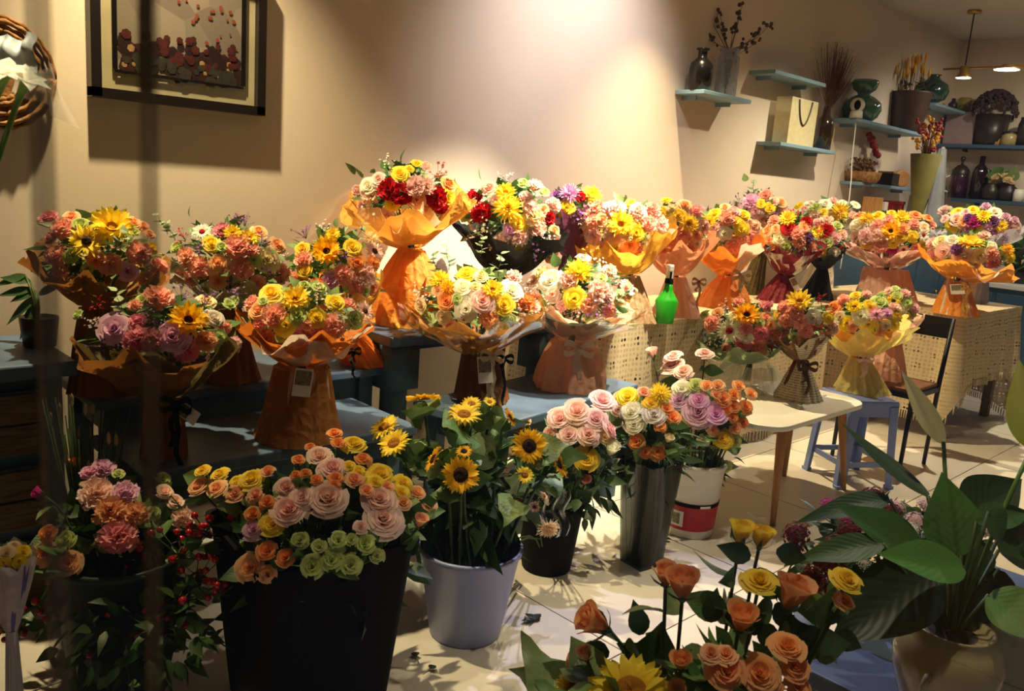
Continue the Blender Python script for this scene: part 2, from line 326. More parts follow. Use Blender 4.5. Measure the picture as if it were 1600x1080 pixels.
def sprig_mesh(seed, n=16):
    r = random.Random(seed); b = MB()
    for i in range(n):
        d = Vector((r.gauss(0, .55), r.gauss(0, .55), r.uniform(.2, 1.0))); p = d
        b.tube([(0, 0, -.7), d*.5+Vector((0, 0, -.2)), p], .018, 3, False, 1)
        q = rot = Vector((r.uniform(-.6, .6), r.uniform(-.6, .6), 1)).normalized().to_track_quat('Z', 'Y')
        s = r.uniform(.16, .26)
        vs = [p+q @ Vector((0, 0, .02))]; fs = []
        for j in range(10):
            a = 2*PI*j/10; rr = s*(1 if j % 2 == 0 else .5); vs.append(p+q @ Vector((rr*math.cos(a), rr*math.sin(a), s*.35)))
            fs.append((0, 1+j, 1+(j+1) % 10))
        b.add(vs, fs, 1.0, 0)
    return b.mesh('blossom_sprig', [PETAL, STEM])
def dome_mesh(seed, n=46):
    r = random.Random(seed); b = MB()
    for i in range(n):
        f = (i+.5)/n; a = i*2.39996; el = R_(88-80*f); p = Vector((math.cos(el)*math.cos(a), math.cos(el)*math.sin(a), math.sin(el)*.55))*r.uniform(.88, 1.05); q = (p+Vector((0, 0, .3))).normalized().to_track_quat('Z', 'Y'); s = r.uniform(.17, .25)
        vs = [p]; fs = []
        for j in range(10): an = 2*PI*j/10+a; rr = s*(1 if j % 2 == 0 else .6); vs.append(p+q @ Vector((rr*math.cos(an), rr*math.sin(an), s*.25))); fs.append((0, 1+j, 1+(j+1) % 10))
        b.add(vs, fs, [.1]+[1.0]*10, 0)
    b.lathe([(.02, -.5), (.3, -.1), (.75, .1), (.6, .35), (.02, .5)], 10, mi=1)
    return b.mesh('sweet_william_bloom', [PETAL, SEPAL])
def leaf_into(b, base, d, up, L, wd, fold=.15, droop=.2, nu=2, nv=5, shape=.75, mi=0, wavy=0):
    d = Vector(d).normalized(); sd = d.cross(Vector(up)); sd = sd.normalized() if sd.length > 1e-3 else Vector((1, 0, 0)); nn = sd.cross(d)
    def fn(u, v):
        s = 2*u-1; wv = wd*math.sin(PI*min(1, .03+.97*v)**shape)*(1-.25*v**3) if v < 1 else 0
        p = Vector(base)+d*(L*v)+sd*(s*wv)+nn*(fold*abs(s)*wv-droop*L*v*v+wavy*wd*math.sin(v*14+s*2)*abs(s)); return tuple(p)
    b.grid(fn, nu, nv, lambda u, v: v-.35*abs(2*u-1), mi)
def foliage_mesh(seed, n=110):
    r = random.Random(seed); b = MB()
    for i in range(n):
        el = R_(r.uniform(-35, 90)); a = r.uniform(0, 2*PI); d = Vector((math.cos(el)*math.cos(a), math.cos(el)*math.sin(a), math.sin(el)))
        p = d*r.uniform(.35, .72); dd = (d+Vector((r.gauss(0, .6), r.gauss(0, .6), r.gauss(0, .5)))).normalized()
        leaf_into(b, p, dd, (r.gauss(0, 1), r.gauss(0, 1), 1), r.uniform(.22, .42), r.uniform(.06, .12), .2, .25, 2, 3)
    return b.mesh('foliage', [LEAF])
def euca_mesh(seed, n=7, rl=.34):
    r = random.Random(seed); b = MB(); pts = [Vector((.05*math.sin(i), .04*math.cos(1.7*i), i*.22)) for i in range(7)]; b.tube(pts, [.025-.002*i for i in range(7)], 4, True, 1)
    for i in range(n):
        p = pts[min(6, 1+i*6//n)]; a = i*2.4; d = Vector((math.cos(a), math.sin(a), .5)).normalized(); leaf_into(b, p, d, (0, 0, 1), rl*r.uniform(1.2, 1.9), rl*r.uniform(.6, .85), .05, .1, 2, 4, .6)
    return b.mesh('eucalyptus_sprig', [LEAF, STEM])
def single_leaf(seed, wd=.42, shape=.75, fold=.2, droop=.2, nv=7, wavy=.0):
    b = MB(); leaf_into(b, (0, 0, 0), (0, 0, 1), (0, 1, 0), 1, wd, fold, droop, 4, nv, shape, 0, wavy); return b.mesh('leaf', [LEAF])
ROSE = [rose_mesh(24, s) for s in (1, 2, 3)]; SROSE = [rose_mesh(16, s, .92, .95) for s in (4, 5, 6)]; BUD = [bud_mesh(s) for s in (1, 2, 3)]
LISI = [rose_mesh(13, s, 1.0, .95) for s in (8, 9)]; CARN = [carnation_mesh(s) for s in (1, 2, 3)]
SUNP = [ray_mesh([(17, 1, .02, 0), (17, .95, .16, .5)], .135, s, .10) for s in (1, 2)]; SUND = [disc_mesh(.40, .16, s) for s in (1, 2)]; SUNC = [ray_mesh([(15, 1, .18, 0), (13, .86, .55, .4), (8, .55, 1.1, .2)], .17, s, .12) for s in (11, 12)]
GERP = [ray_mesh([(22, 1, .0, 0), (20, .8, .2, .5)], .105, s, .05) for s in (3, 4)]; GERD = [disc_mesh(.26, .14, 5)]
MUMP = [ray_mesh([(20, 1, .05, 0), (18, .86, .38, .3), (15, .68, .8, .6), (11, .45, 1.5, .2), (7, .3, 2.4, .1)], .085, s, .1) for s in (6, 7)]
SPRIG = [sprig_mesh(s) for s in (1, 2, 3)]; FOL = [foliage_mesh(s) for s in (1, 2, 3)]; EUC = [euca_mesh(s) for s in (1, 2)]
LEAF1 = [single_leaf(1), single_leaf(2, .34, .9, .25, .35), single_leaf(3, .5, .65, .12, .1)]; BIGLEAF = [single_leaf(4, .42, .62, .16, .35, 9, .12), single_leaf(5, .48, .6, .1, .2, 9, .15)]
DOME = [dome_mesh(s) for s in (1, 2)]
KIND = dict(w=('sweet_william', DOME), R=('rose', ROSE), r=('spray_rose', SROSE), B=('rose_bud', BUD), C=('carnation', CARN), S=('sunflower', SUNP), G=('gerbera', GERP), M=('chrysanthemum', MUMP), L=('lisianthus', LISI), t=('blossom_sprig', SPRIG), e=('eucalyptus_sprig', EUC), l=('leaf', LEAF1))
GCEN = dict(wh=(150, 20, 34), pk=(90, 50, 40), ye=(60, 48, 30), br=(50, 22, 18), cr=(170, 120, 50))
def bloom(kind, col, parent, loc, d, s, name=None):
    nm, meshes = KIND[kind]
    if kind in 'el': cc = (*lin((150, 168, 128)), 1) if kind == 'e' else leafcol()
    else:
        j = rng.uniform(.92, 1.06); c = C[col]; cc = (min(1, c[0]*j), min(1, c[1]*j*rng.uniform(.95, 1.05)), min(1, c[2]*j*rng.uniform(.93, 1.07)), c[3])
    o = link(name or nm, rng.choice(meshes), parent, loc, rot_to(d), s, cc)
    if kind == 'S' and name is None:
        o.data = rng.choice(SUNC); o.scale = (s*.92,)*3; link('flower_disc', SUND[0], o, (0, 0, .05), None, .62, (*lin((70, 42, 16) if col == 'am' else (190, 130, 20)), 1))
    elif kind == 'S':
        dc = (44, 26, 14) if col == 'am' else (150, 96, 20); link('flower_disc', rng.choice(SUND), o, (0, 0, .02), None, 1, (*lin(dc), 1))
    elif kind == 'G': link('flower_disc', GERD[0], o, (0, 0, .05), None, 1, (*lin(GCEN.get(col, (90, 60, 30))), 1))
    return o
def ell_hit(cn, ra, rz, px, py):
    d = ray(px, py); S = Vector((1/ra, 1/ra, 1/rz)); o = Vector(((CAM-cn)[i]*S[i] for i in range(3))); dd = Vector((d[i]*S[i] for i in range(3)))
    a = dd.dot(dd); b = 2*o.dot(dd); c = o.dot(o)-1; D = b*b-4*a*c
    if D > 0: t = (-b-math.sqrt(D))/(2*a); q = o+dd*t
    else: t = -b/(2*a); q = (o+dd*t)
    p = CAM+d*t; nrm = Vector((q[i]*S[i] for i in range(3))).normalized()
    return p, nrm
def parse(s):
    out = []
    for e in s.split(';'):
        t = e.split()
        if len(t) >= 5: out.append((t[0], t[1], float(t[2]), float(t[3]), float(t[4]), t[5] if len(t) > 5 else ''))
    return out
HI = .98
# ------------------------------------------------------------------ bouquet builder
def pcol(rgb): return (*lin(rgb), 1)
def collar(root, name, N, Cn, R, rn, color, m, seed, ruff=.12, peaks=5, back=1.15, front=None, ext=1.0, rim=None, arc=None, nt=96, nv=9, power=.8):
    """paper sheet opening from the tied neck: low toward the viewer, high behind, with folded pointed corners"""
    r = random.Random(seed); ax = (Cn-N); H = ax.length*ext; ax.normalize(); tocam = (CAM-N); tocam -= ax*tocam.dot(ax); tocam.normalize(); e2 = ax.cross(tocam)
    p1, p2, p3 = [r.uniform(0, 6.28) for _ in range(3)]; b = MB(); org = root.location
    def tri(x): x = (x/(2*PI)) % 1; return 4*abs(x-.5)-1
    if front is None:
        lo, hi = -.3, 1.1
        for _ in range(24):
            front = (lo+hi)/2
            if proj(N+ax*(H*front)+tocam*R)[1] > rim: lo = front
            else: hi = front
    def fn(u, v):
        th = 2*PI*u if arc is None else R_(arc[0])+(R_(arc[1])-R_(arc[0]))*u
        fr = math.cos(th)
        hh = front+(back-front)*(.5-.5*fr)**.9
        fold = ruff*(1.0*tri(peaks*th+p1)+.55*tri(11*th+p2)+.35*math.sin(23*th+p3))
        rad = rn+(R-rn)*(v**power)*(1+fold*v*.8)
        z = H*hh*v + R*v*v*ruff*(1.3*tri((peaks+1)*th+p2)+.5*tri(13*th+p1))
        rad += R*.05*math.sin(v*PI*2.2)*tri(peaks*th+p3)
        return tuple(N+ax*z+(tocam*math.cos(th)+e2*math.sin(th))*rad - org)
    b.grid(fn, nt, nv, None, 0, arc is None)
    return mk(name, b, m, root, color=color)
def tri(x): x = (x/(2*PI)) % 1; return 4*abs(x-.5)-1
def skirt(root, name, Bp, N, rb, rn, color, m, seed, pleat=.16, flare=1.0, sq=0, nt=110, nv=8, mid=.0):
    r = random.Random(seed); b = MB(); org = root.location; p1, p2 = r.uniform(0, 6), r.uniform(0, 6)
    def fn(u, v):
        th = 2*PI*u; c = Bp.lerp(N, v); rad = rb+(rn-rb)*(v**flare)+mid*rb*math.sin(v*PI)
        rad *= 1+pleat*(.5*tri(5*th+p1+2*v)+.5*tri(9*th+p2+v)*(.4+.6*v)+.35*tri(17*th+p1-v)+.2*math.sin(29*th+p1)*v)
        if sq: rad *= 1+sq*(1-v)*math.cos(4*th)*-.5
        return (c.x+rad*math.cos(th)-org.x, c.y+rad*math.sin(th)-org.y, c.z-org.z)
    b.grid(fn, nt, nv, None, 0, True)
    return mk(name, b, m, root, color=color)
def strip(pts, wdir, w, b, mi=0):
    pts = [Vector(p) for p in pts]; wd = Vector(wdir).normalized()*w/2; n = len(pts)-1
    b.grid(lambda u, v: tuple(pts[int(round(v*n))]+wd*(2*u-1)), 1, n, None, mi)
def bow(root, P, s, color, seed, tail=(.12, .16), m=None, cc=True):
    """ribbon bow with two hanging tails, facing the camera"""
    r = random.Random(seed); b = MB(); rt = RT.copy(); rt.z = 0; rt.normalize(); f = Vector((-FW.x, -FW.y, 0)).normalized(); P = Vector(P)-root.location
    for sd in (-1, 1):
        pts = [P+rt*sd*s*.9*math.sin(t)*(1.0)+Vector((0, 0, s*.35*math.sin(2*t)))+f*s*.2*math.sin(t) for t in [i*PI/8 for i in range(9)]]
        strip(pts, (0, 0, 1), s*.35, b)
        L = tail[0 if sd < 0 else 1]
        pts = [P+rt*sd*(s*.25*(i/6)+.006*math.sin(i*1.7+seed))+f*(.01+.012*math.sin(i*1.3+seed))+Vector((0, 0, -L*i/6)) for i in range(7)]
        strip(pts, rt, s*.30, b)
    b.box(P+f*.006, (s*.22,)*3, .8)
    return mk('ribbon', b, m or PAPER, root, color=color)
def card(root, px, py, D, wpx, hpx, ang=0, picture=True):
    p = atD(px, py, D); w_, h_ = wpx*D/FPX, hpx*D/FPX; b = MB(); b.box((0, 0, 0), (w_, h_, .0012))
    q = Matrix((( RT.x, UP.x, -FW.x), (RT.y, UP.y, -FW.y), (RT.z, UP.z, -FW.z))).to_quaternion() @ Quaternion((0, 0, 1), R_(ang)) @ Quaternion((1, 0, 0), R_(-10))
    o = link('card', b.mesh('card', WHITE, False), root, p-root.location, q)
    if picture:
        b2 = MB(); b2.box((0, h_*.16, .0012), (w_*.86, h_*.52, .0006)); link('card_print', b2.mesh('card_print', CARDPIC, False), o)
    return o
def bouquet(label, ell, D=None, base=None, neck=None, flowers='', fill='', nfill=10, layers=(), sk=(), cards=(), bows=(), seed=1, group='wrapped bouquets', ztab=None, fr=12, cat='bouquet', depth=1.0, rimk=1.0):
    cx, cy, rx, ry = ell; rng.seed(seed*13+5)
    if base and len(base) == 3: Bp = onz(*base); D = D or dep(Bp)
    Cn = atD(cx, cy, D)
    if not base: Bp = Vector((Cn.x, Cn.y, ztab))
    elif len(base) == 2: Bp = atD(base[0], base[1], D)
    if ztab is not None: Bp.z = ztab
    Bp = Bp+Vector((0, 0, .002))
    N = atD(neck[0], neck[1], D) if neck else Bp.lerp(Cn, .55)
    root = thing('bouquet', label, cat, Bp, group)
    k = D/FPX; R = rx*k; Rz = ry*k*1.05
    # flower heads on the dome, keyed ones first
    heads = parse(flowers); pal = parse(';'.join(f'{p} 0 0 {fr}' for p in fill.split(','))) if fill else []
    tries = 0; got = 0
    while pal and got < nfill*1.7 and tries < nfill*60:
        tries += 1; a = rng.uniform(0, 2*PI); q = math.sqrt(rng.random()); x = cx+rx*.98*q*math.cos(a); y = cy+ry*.98*q*math.sin(a)
        kd = rng.choice(pal); rr = fr*rng.uniform(.75, 1.1)
        if all((x-h[2])**2+(y-h[3])**2 > (.72*(rr+h[4]))**2 for h in heads): heads.append((kd[0], kd[1], x, y, rr, '')); got += 1
    foot = N.lerp(Cn, .25)
    for kd, col, x, y, rr, fl in heads:
        p, nrm = ell_hit(Cn, R, Rz, x, y); tc = (CAM-p).normalized()
        d = (nrm*.75+Vector((0, 0, .25))+tc*.55).normalized()
        if 'u' in fl: d = (Vector((0, 0, 1))+nrm*.3+tc*.25).normalized()
        if kd == 'B': d = (Vector((0, 0, 1))+nrm*.5).normalized()
        s = rr*dep(p)/FPX*(1.12 if kd in 'RrLC' else 1.05)*HI
        if kd in 'e': d = (nrm+Vector((0, 0, .8))).normalized(); p = p-d*s*.6; s *= 1.7
        if kd == 'l': p = p-d*s*.3; s *= 1.6; d = (nrm+Vector((0, 0, .6))).normalized()
        bloom(kd, col, root, p-nrm*s*(.35 if kd in 'RrLC' else .1)-Bp, d, s)
    fo = link('foliage', FOL[seed % 3], root, Cn-Vector((0, 0, Rz*.1))-Bp, Quaternion((0, 0, 1), seed), (R*1.12, R*1.12, Rz*1.12), leafcol())
    fo2 = link('foliage', FOL[(seed+1) % 3], root, Cn-Vector((0, 0, Rz*.25))-Bp, Quaternion((0, 0, 1), seed*2), (R*.8, R*.8, Rz*.8), leafcol())
    # stems bundle
    b = MB()
    for i in range(9):
        a = i*2.4; q = .5*R*math.sqrt(i/9); b.tube([Bp+Vector((.25*q*math.cos(a), .25*q*math.sin(a), .02))-Bp, N-Bp+Vector((.12*q*math.cos(a), .12*q*math.sin(a), 0)), Cn-Bp+Vector((q*math.cos(a), q*math.sin(a), -Rz*.2))], .004, 5)
    mk('stem_bundle', b, STEM, root)
    for i, L in enumerate(layers):
        L = dict(L); col = L.pop('col'); mm = L.pop('m', PAPER); kR = L.pop('k', 1.05); nm = L.pop('name', 'wrapping_paper'); kn = L.pop('kn', .26)
        collar(root, nm, N, Cn, R*kR, R*kn, pcol(col) if col else None, mm, seed*7+i, rim=cy+ry*L.pop('rk', .85), **L)
    for i, S in enumerate(sk):
        S = dict(S); col = S.pop('col'); mm = S.pop('m', PAPER); rb = S.pop('rb')*k; rn = S.pop('rn', None); nm = S.pop('name', 'wrapping_skirt'); up = S.pop('up', 1.0)
        skirt(root, nm, Bp, Bp.lerp(N, up) if up < 1 else N, rb, rn*k if rn else R*.22, pcol(col) if col else None, mm, seed*5+i, **S)
    for c in cards: card(root, c[0], c[1], D-(c[5] if len(c) > 5 else .09), *c[2:5])
    for (bx, by, s, col, tl, dd) in bows: bow(root, atD(bx, by, D-dd), s, pcol(col), seed, tl)
    return root

# ------------------------------------------------------------------ the room
YW, XB, ZC_, X0, YF = 3.05, 8.44, 2.89, -1.5, .22
b = MB(); b.box(((X0+XB)/2, YW+.06, ZC_/2), (XB-X0+.24, .12, ZC_)); struct('wall_left', b, WALL)
b = MB(); b.box((XB+.06, (YW+YF)/2-.1, ZC_/2), (.12, YW-YF+.2, ZC_)); struct('wall_back', b, WALL)
b = MB(); b.box((X0-.06, (YW+YF)/2, ZC_/2), (.12, YW-YF, ZC_)); struct('wall_end', b, WALL)
b = MB(); b.box(((X0+XB)/2, (YW+YF)/2, ZC_+.05), (XB-X0+.3, YW-YF+.3, .1)); struct('ceiling', b, CEIL)
b = MB(); b.box(((X0+XB)/2, (YW+YF)/2-.6, -.035), (XB-X0, YW-YF+1.2, .05)); floor = struct('floor', b, GROUT)
TS = .8; tb = MB(); tb.box((0, 0, -.006), (TS-.005, TS-.005, .012)); tm = tb.mesh('tile', TILE, False)
for i in range(-4, 9):
    for j in range(-2, 3):
        x, y = 1.88+TS*(i+.5), 1.345+TS*(j+.5)
        link('tile', tm, floor, (x, y, 0))
# shop window: two overlapping frameless glass leaves
xa = ony(76, 540, YF).x; xb = ony(236, 540, YF+.012).x
b = MB(); b.box(((X0+xb)/2, YF+.012, 1.35), (xb-X0, .006, 2.7)); w1 = struct('window_1', b, WINGLASS)
b = MB(); b.box(((xa+XB)/2, YF, 1.35), (XB-xa, .006, 2.7)); w2 = struct('window_2', b, WINGLASS)
b = MB(); b.box((xb, YF+.012, 1.35), (.0028, .0062, 2.7)); mk('glass_edge', b, EDGE, w1, smooth=False)
b = MB(); b.box((xa, YF, 1.35), (.0040, .0062, 2.7)); mk('glass_edge', b, EDGE, w2, smooth=False)
b = MB(); b.box(((X0+XB)/2, YF+.006, 2.79), (XB-X0, .08, .18)); struct('trim_1', b, FRAMEB)

# ------------------------------------------------------------------ furniture
def turned(x, y, z0, z1, r, parent, m, name='leg'):
    H = z1-z0; P = [(.55, 0), (.6, .02), (.9, .05), (.6, .09), (.75, .12), (1.0, .22), (1.05, .32), (.85, .40), (.62, .44), (.95, .47), (.95, .50), (.62, .53), (.6, .60), (.6, 1.0)]
    b = MB(); b.lathe([(r*a, H*h) for a, h in P], 20); b.box((0, 0, H*.88), (r*1.5, r*1.5, H*.24)); return mk(name, b, m, parent, (x, y, z0))
def table(name, label, cat, x0, x1, y0, y1, z, m_top, m_leg, th=.035, apron=.08, legw=.05, rz=0, turn=False, over=.02):
    cx, cy = (x0+x1)/2, (y0+y1)/2; w_, d_ = x1-x0, y1-y0; root = thing(name, label, cat, (cx, cy, 0), None, rz)
    b = MB(); b.box((0, 0, z-th/2), (w_, d_, th)); mk('table_top', b, m_top, root, smooth=False, bevel=.006)
    lx, ly = w_/2-over-legw/2-.02, d_/2-over-legw/2-.02
    if apron:
        b = MB(); zz = z-th-apron/2
        for s in (-1, 1): b.box((0, s*ly, zz), (2*lx, .02, apron)); b.box((s*lx, 0, zz), (.02, 2*ly, apron))
        mk('apron', b, m_leg, root, smooth=False)
    for sx in (-1, 1):
        for sy in (-1, 1):
            if turn: turned(sx*lx, sy*ly, 0, z-th, legw*.8, root, m_leg)
            else: b = MB(); b.box((0, 0, (z-th)/2), (legw, legw, z-th)); mk('leg', b, m_leg, root, (sx*lx, sy*ly, 0), smooth=False)
    return root
ZB, ZT, ZD, ZL, ZCT, ZS, ZL2 = .52, .75, .62, .75, .465, .44, .77
pr_ = onz(550, 621, ZB); pf = onz(415, 708, ZB)
table('bench', 'low teal painted bench under the white and orange bouquet', 'bench', onz(222, 745, ZB).x, pr_.x, pf.y, pr_.y, ZB, TEALTOP, TEAL)
fr_ = onz(998, 600, ZB); fl_ = onz(815, 655, ZB); ang = math.atan2(fr_.y-fl_.y, fr_.x-fl_.x)
dv = Vector((math.cos(ang), math.sin(ang), 0)); nv_ = Vector((-dv.y, dv.x, 0)); mid = fr_-dv*.5+nv_*.20
table('bench', 'low blue painted bench in front of the crochet tablecloth', 'bench', mid.x-.5, mid.x+.5, mid.y-.20, mid.y+.20, ZB, TEALTOP, TEAL, rz=ang)
tc_ = onz(612, 528, ZT)
table('side_table', 'tall teal table with turned legs under the big orange bouquet', 'table', tc_.x, tc_.x+.94, tc_.y, tc_.y+.50, ZT, TEALTOP, TEAL, .04, .03, .11, 0, True, 0)
td = onz(597, 570, ZD)
table('side_table', 'teal table against the wall behind the low bench', 'table', td.x-1.05, td.x, td.y-.04, 2.98, ZD, TEALTOP, TEAL, .03, .10, .06)
# dresser
dz = .75; d0 = onz(0, 572, dz); d1 = onz(112, 562, dz); dr = thing('dresser', 'teal dresser with weathered plank drawers at the left edge', 'dresser', (.2, 2.78, 0))
xr, yf = d1.x-.2, d0.y-2.78
b = MB(); b.box((xr-.55, yf+.2, dz-.022), (1.12, .44, .044)); mk('top', b, TEALTOP, dr, smooth=False, bevel=.006)
b = MB(); b.box((xr-.55, yf+.215, (dz-.044)/2), (1.06, .37, dz-.044)); mk('body', b, TEAL, dr, smooth=False)
for i in range(3):
    zc = dz-.06-.115-.225*i; g = MB(); g.box((xr-.56, yf+.022, zc), (.98, .025, .19)); dwr = mk('drawer', g, TEAL, dr, smooth=False)
    for j in range(2):
        g = MB(); g.box((xr-.56, yf+.006, zc+(.5-j)*.09), (.98, .014, .084)); mk('plank', g, DWOOD, dwr, smooth=False, bevel=.003)
    g = MB(); g.ball((xr-.75, yf-.014, zc), .018); mk('knob', g, BLACKM, dwr)
# lace covered tables
def lace_table(label, clabel, x0, x1, y0, y1, z, hem, seed, group='crochet covered tables'):
    table('display_table', label, 'table', x0+.02, x1-.02, y0+.02, y1-.02, z-.006, WOOD, DWOOD, .03, .06, .05)
    b = MB(); r = random.Random(seed)
    # perimeter walk; cloth hangs on all sides
    pts = []; n = 26
    for (ax, ay), (bx, by) in (((x0, y0), (x1, y0)), ((x1, y0), (x1, y1)), ((x1, y1), (x0, y1)), ((x0, y1), (x0, y0))):
        L = math.hypot(bx-ax, by-ay)
        for i in range(n): t = i/n; pts.append((ax+(bx-ax)*t, ay+(by-ay)*t, (by-ay)/L, -(bx-ax)/L, t, L))
    N_ = len(pts); nv = 10; vs = []; uvs = []; acc = 0; us = []
    for i, p in enumerate(pts):
        us.append(acc); acc += p[5]/n
    for j in range(nv+1):
        v = j/nv
        for i, p in enumerate(pts):
            cor = max(0, 1-min(p[4], 1-p[4])*p[5]/.16); h = hem(p, cor); drop = (z-h)*v
            wv = (.018*math.sin(us[i]*21+seed)+.012*math.sin(us[i]*43+1.3*seed))*v**.7+.02*v+.035*cor*v
            vs.append((p[0]+p[2]*wv, p[1]+p[3]*wv, z+.003-drop)); uvs.append((us[i], -drop))
    fs = [(j*N_+i, j*N_+(i+1) % N_, (j+1)*N_+(i+1) % N_, (j+1)*N_+i) for j in range(nv) for i in range(N_)]
    o = len(vs); vs += [(x0, y0, z+.003), (x1, y0, z+.003), (x1, y1, z+.003), (x0, y1, z+.003)]; uvs += [(x0, y0), (x1, y0), (x1, y1), (x0, y1)]; fs.append((o, o+1, o+2, o+3))
    b.add(vs, fs); cx, cy = (x0+x1)/2, (y0+y1)/2
    me = b.mesh('tablecloth', LACE); ul = me.uv_layers.new(name='UVMap')
    for lp in me.loops:
        ul.data[lp.index].uv = uvs[lp.vertex_index]
    o = link('tablecloth', me); tag(o, clabel, 'tablecloth')
    fb = MB(); base = nv*N_
    for i in range(N_):
        p, q = Vector(vs[base+i]), Vector(vs[base+(i+1) % N_])
        for t in (.17, .5, .83):
            c = p.lerp(q, t); fb.tube([c, c+Vector((0, 0, -.018)), c+Vector((r.uniform(-.004, .004), 0, -.05))], [.003, .0045, .003], 4)
    f = mk('fringe', fb, THREAD, o); f['kind'] = 'stuff'
la = onz(950, 510, ZL); lb = onz(1090, 503, ZL); ly0 = (la.y+lb.y)/2+.02
hz1 = ony(1165, 705, ly0).z
lace_table('display table under the beige crochet cloth with the spray bottle', 'beige crochet tablecloth hanging behind the blue bench', la.x, 4.95, ly0, 2.92, ZL, lambda p, c: max(.06, hz1)-.0*c, 3)
lc = onz(1510, 494, ZL2); lr = onz(1586, 486, ZL2)
def hem2(p, c):
    return (.36 if p[3] < -.5 else .14) - .10*c
lace_table('display table under the fringed crochet cloth at the right', 'fringed beige crochet tablecloth on the table behind the black chair', lc.x, lr.x+.35, lc.y, 2.72, ZL2, hem2, 5)
# white coffee table
ct = thing('coffee_table', 'white rounded coffee table on three tapered wooden legs', 'table', (3.4, 1.75, 0))
b = MB(); x0, x1, y0, y1, rr = onz(1168, 660, ZCT).x, 3.86, 1.53, 2.02, .12; out = []
for cx, cy, a0 in ((x1-rr, y0+rr, -90), (x1-rr, y1-rr, 0), (x0+.2, y1-.2, 90), (x0+rr, y0+rr, 180)):
    q = rr if cx != x0+.2 else .2
    for i in range(9): a = R_(a0+90*i/8); out.append((cx+q*math.cos(a)-3.4, cy+q*math.sin(a)-1.75))
n = len(out); b.add([(x, y, ZCT-.022) for x, y in out]+[(x, y, ZCT) for x, y in out], [tuple(range(n-1, -1, -1)), tuple(range(n, 2*n))]+[(i, (i+1) % n, n+(i+1) % n, n+i) for i in range(n)])
mk('table_top', b, WHITET, ct, smooth=False, bevel=.004)
for (fx, fy), (tx, ty) in (((1207, 822), (.04, .04)), ((1318, 765), (-.10, .03)), ((1225, 744), (-.06, -.02))):
    p = onz(fx, fy, 0); g = MB(); g.tube([p, p+Vector((tx, ty, ZCT-.022))], [.012, .022], 14); mk('leg', g, WOOD, ct, (-3.4, -1.75, 0))
# blue plastic stool
A, Bq, Dq = onz(1312, 765, 0), onz(1398, 764, 0), onz(1250, 732, 0)
ux = (Bq-A); uy = (Dq-A); ctr = A+(ux+uy)*.5; sw = .5*(ux.length+uy.length); sa = math.atan2(ux.y, ux.x)
st = thing('plastic_stool', 'periwinkle blue plastic stool beside the white coffee table', 'stool', (ctr.x, ctr.y, 0), None, sa)
h = sw/2; hi = h-.045
b = MB(); b.box((0, 0, ZS-.012), (2*hi+.05, 2*hi+.05, .024)); mk('seat', b, STOOLM, st, smooth=False, bevel=.008)
b = MB()
for s in (-1, 1): b.box((0, s*(hi+.022), ZS-.045), (2*hi+.05, .008, .07)); b.box((s*(hi+.022), 0, ZS-.045), (.008, 2*hi+.05, .07))
mk('seat_rim', b, STOOLM, st, smooth=False)
for sx in (-1, 1):
    for sy in (-1, 1):
        g = MB()
        def L(u, v, sx=sx, sy=sy):
            t = v; q = hi+.026+(h-hi-.026)*t; wv = .052-.010*t; prof = [(-1, 0), (-.2, 0), (0, -.2), (0, -1)]
            a, c = prof[int(round(u*3))]; return (sx*(q+a*wv), sy*(q+c*wv), (ZS-.03)*(1-t))
        g.grid(L, 3, 6); o = mk('leg', g, STOOLM, st, smooth=False); m_ = o.modifiers.new('solid', 'SOLIDIFY'); m_.thickness = .005
        g = MB(); g.box((sx*(h-.012), sy*(h-.012), .008), (.036, .036, .016)); mk('foot', g, STOOLM, st, smooth=False, bevel=.003)
zr = .12; q = hi+.026+(h-hi-.026)*(1-zr/(ZS-.03))-.012
for s in (-1, 1):
    g = MB(); g.box((0, s*q, zr), (2*q-.02, .010, .026)); mk('stretcher', g, STOOLM, st, smooth=False)
    g = MB(); g.box((s*q, 0, zr), (.010, 2*q-.02, .026)); mk('stretcher', g, STOOLM, st, smooth=False)
# black chair
p0 = onz(1443, 725, 0); chz = .455
ch = thing('chair', 'black metal chair with brown wooden seat by the lace table', 'chair', (p0.x, p0.y, 0))
SW, SD = .36, .34
b = MB(); b.box((-SD/2, SW/2, chz-.012), (SD, SW, .024)); mk('seat', b, SEATW, ch, smooth=False, bevel=.006)
b = MB()
for y in (.0, SW): b.box((-SD/2, y, chz-.035), (SD, .02, .025))
for x in (0, -SD): b.box((x, SW/2, chz-.035), (.02, SW, .025))
mk('seat_frame', b, BLACKM, ch, smooth=False)
for y in (0, SW):
    g = MB(); g.tube([(0, y, 0), (.02, y, chz), (.07, y, .80)], [.011, .013, .012], 8); mk('leg', g, BLACKM, ch)
    g = MB(); g.tube([(-SD, y, 0), (-SD+.01, y, chz-.03)], [.011, .013], 8); mk('leg', g, BLACKM, ch)
b = MB(); b.box((.068, SW/2, .745), (.016, SW, .11), 0); mk('backrest', b, BLACKM, ch, smooth=False)
# window side table for the peace lily
ptl = thing('window_table', 'dark teal table top under the peace lily pot', 'table', (1.85, .62, 0)); c0 = onz(1262, 1046, .5)
b = MB(); x0, y1 = c0.x-1.85, c0.y-.62; b.box((x0+.42, y1-.16, .482), (.84, .36, .036)); mk('table_top', b, TEALTOP, ptl, smooth=False, bevel=.005)
for sx in (.05, .79):
    for sy in (-.30, -.02): g = MB(); g.box((x0+sx, y1+sy, .232), (.04, .04, .464)); mk('leg', g, TEAL, ptl, smooth=False)

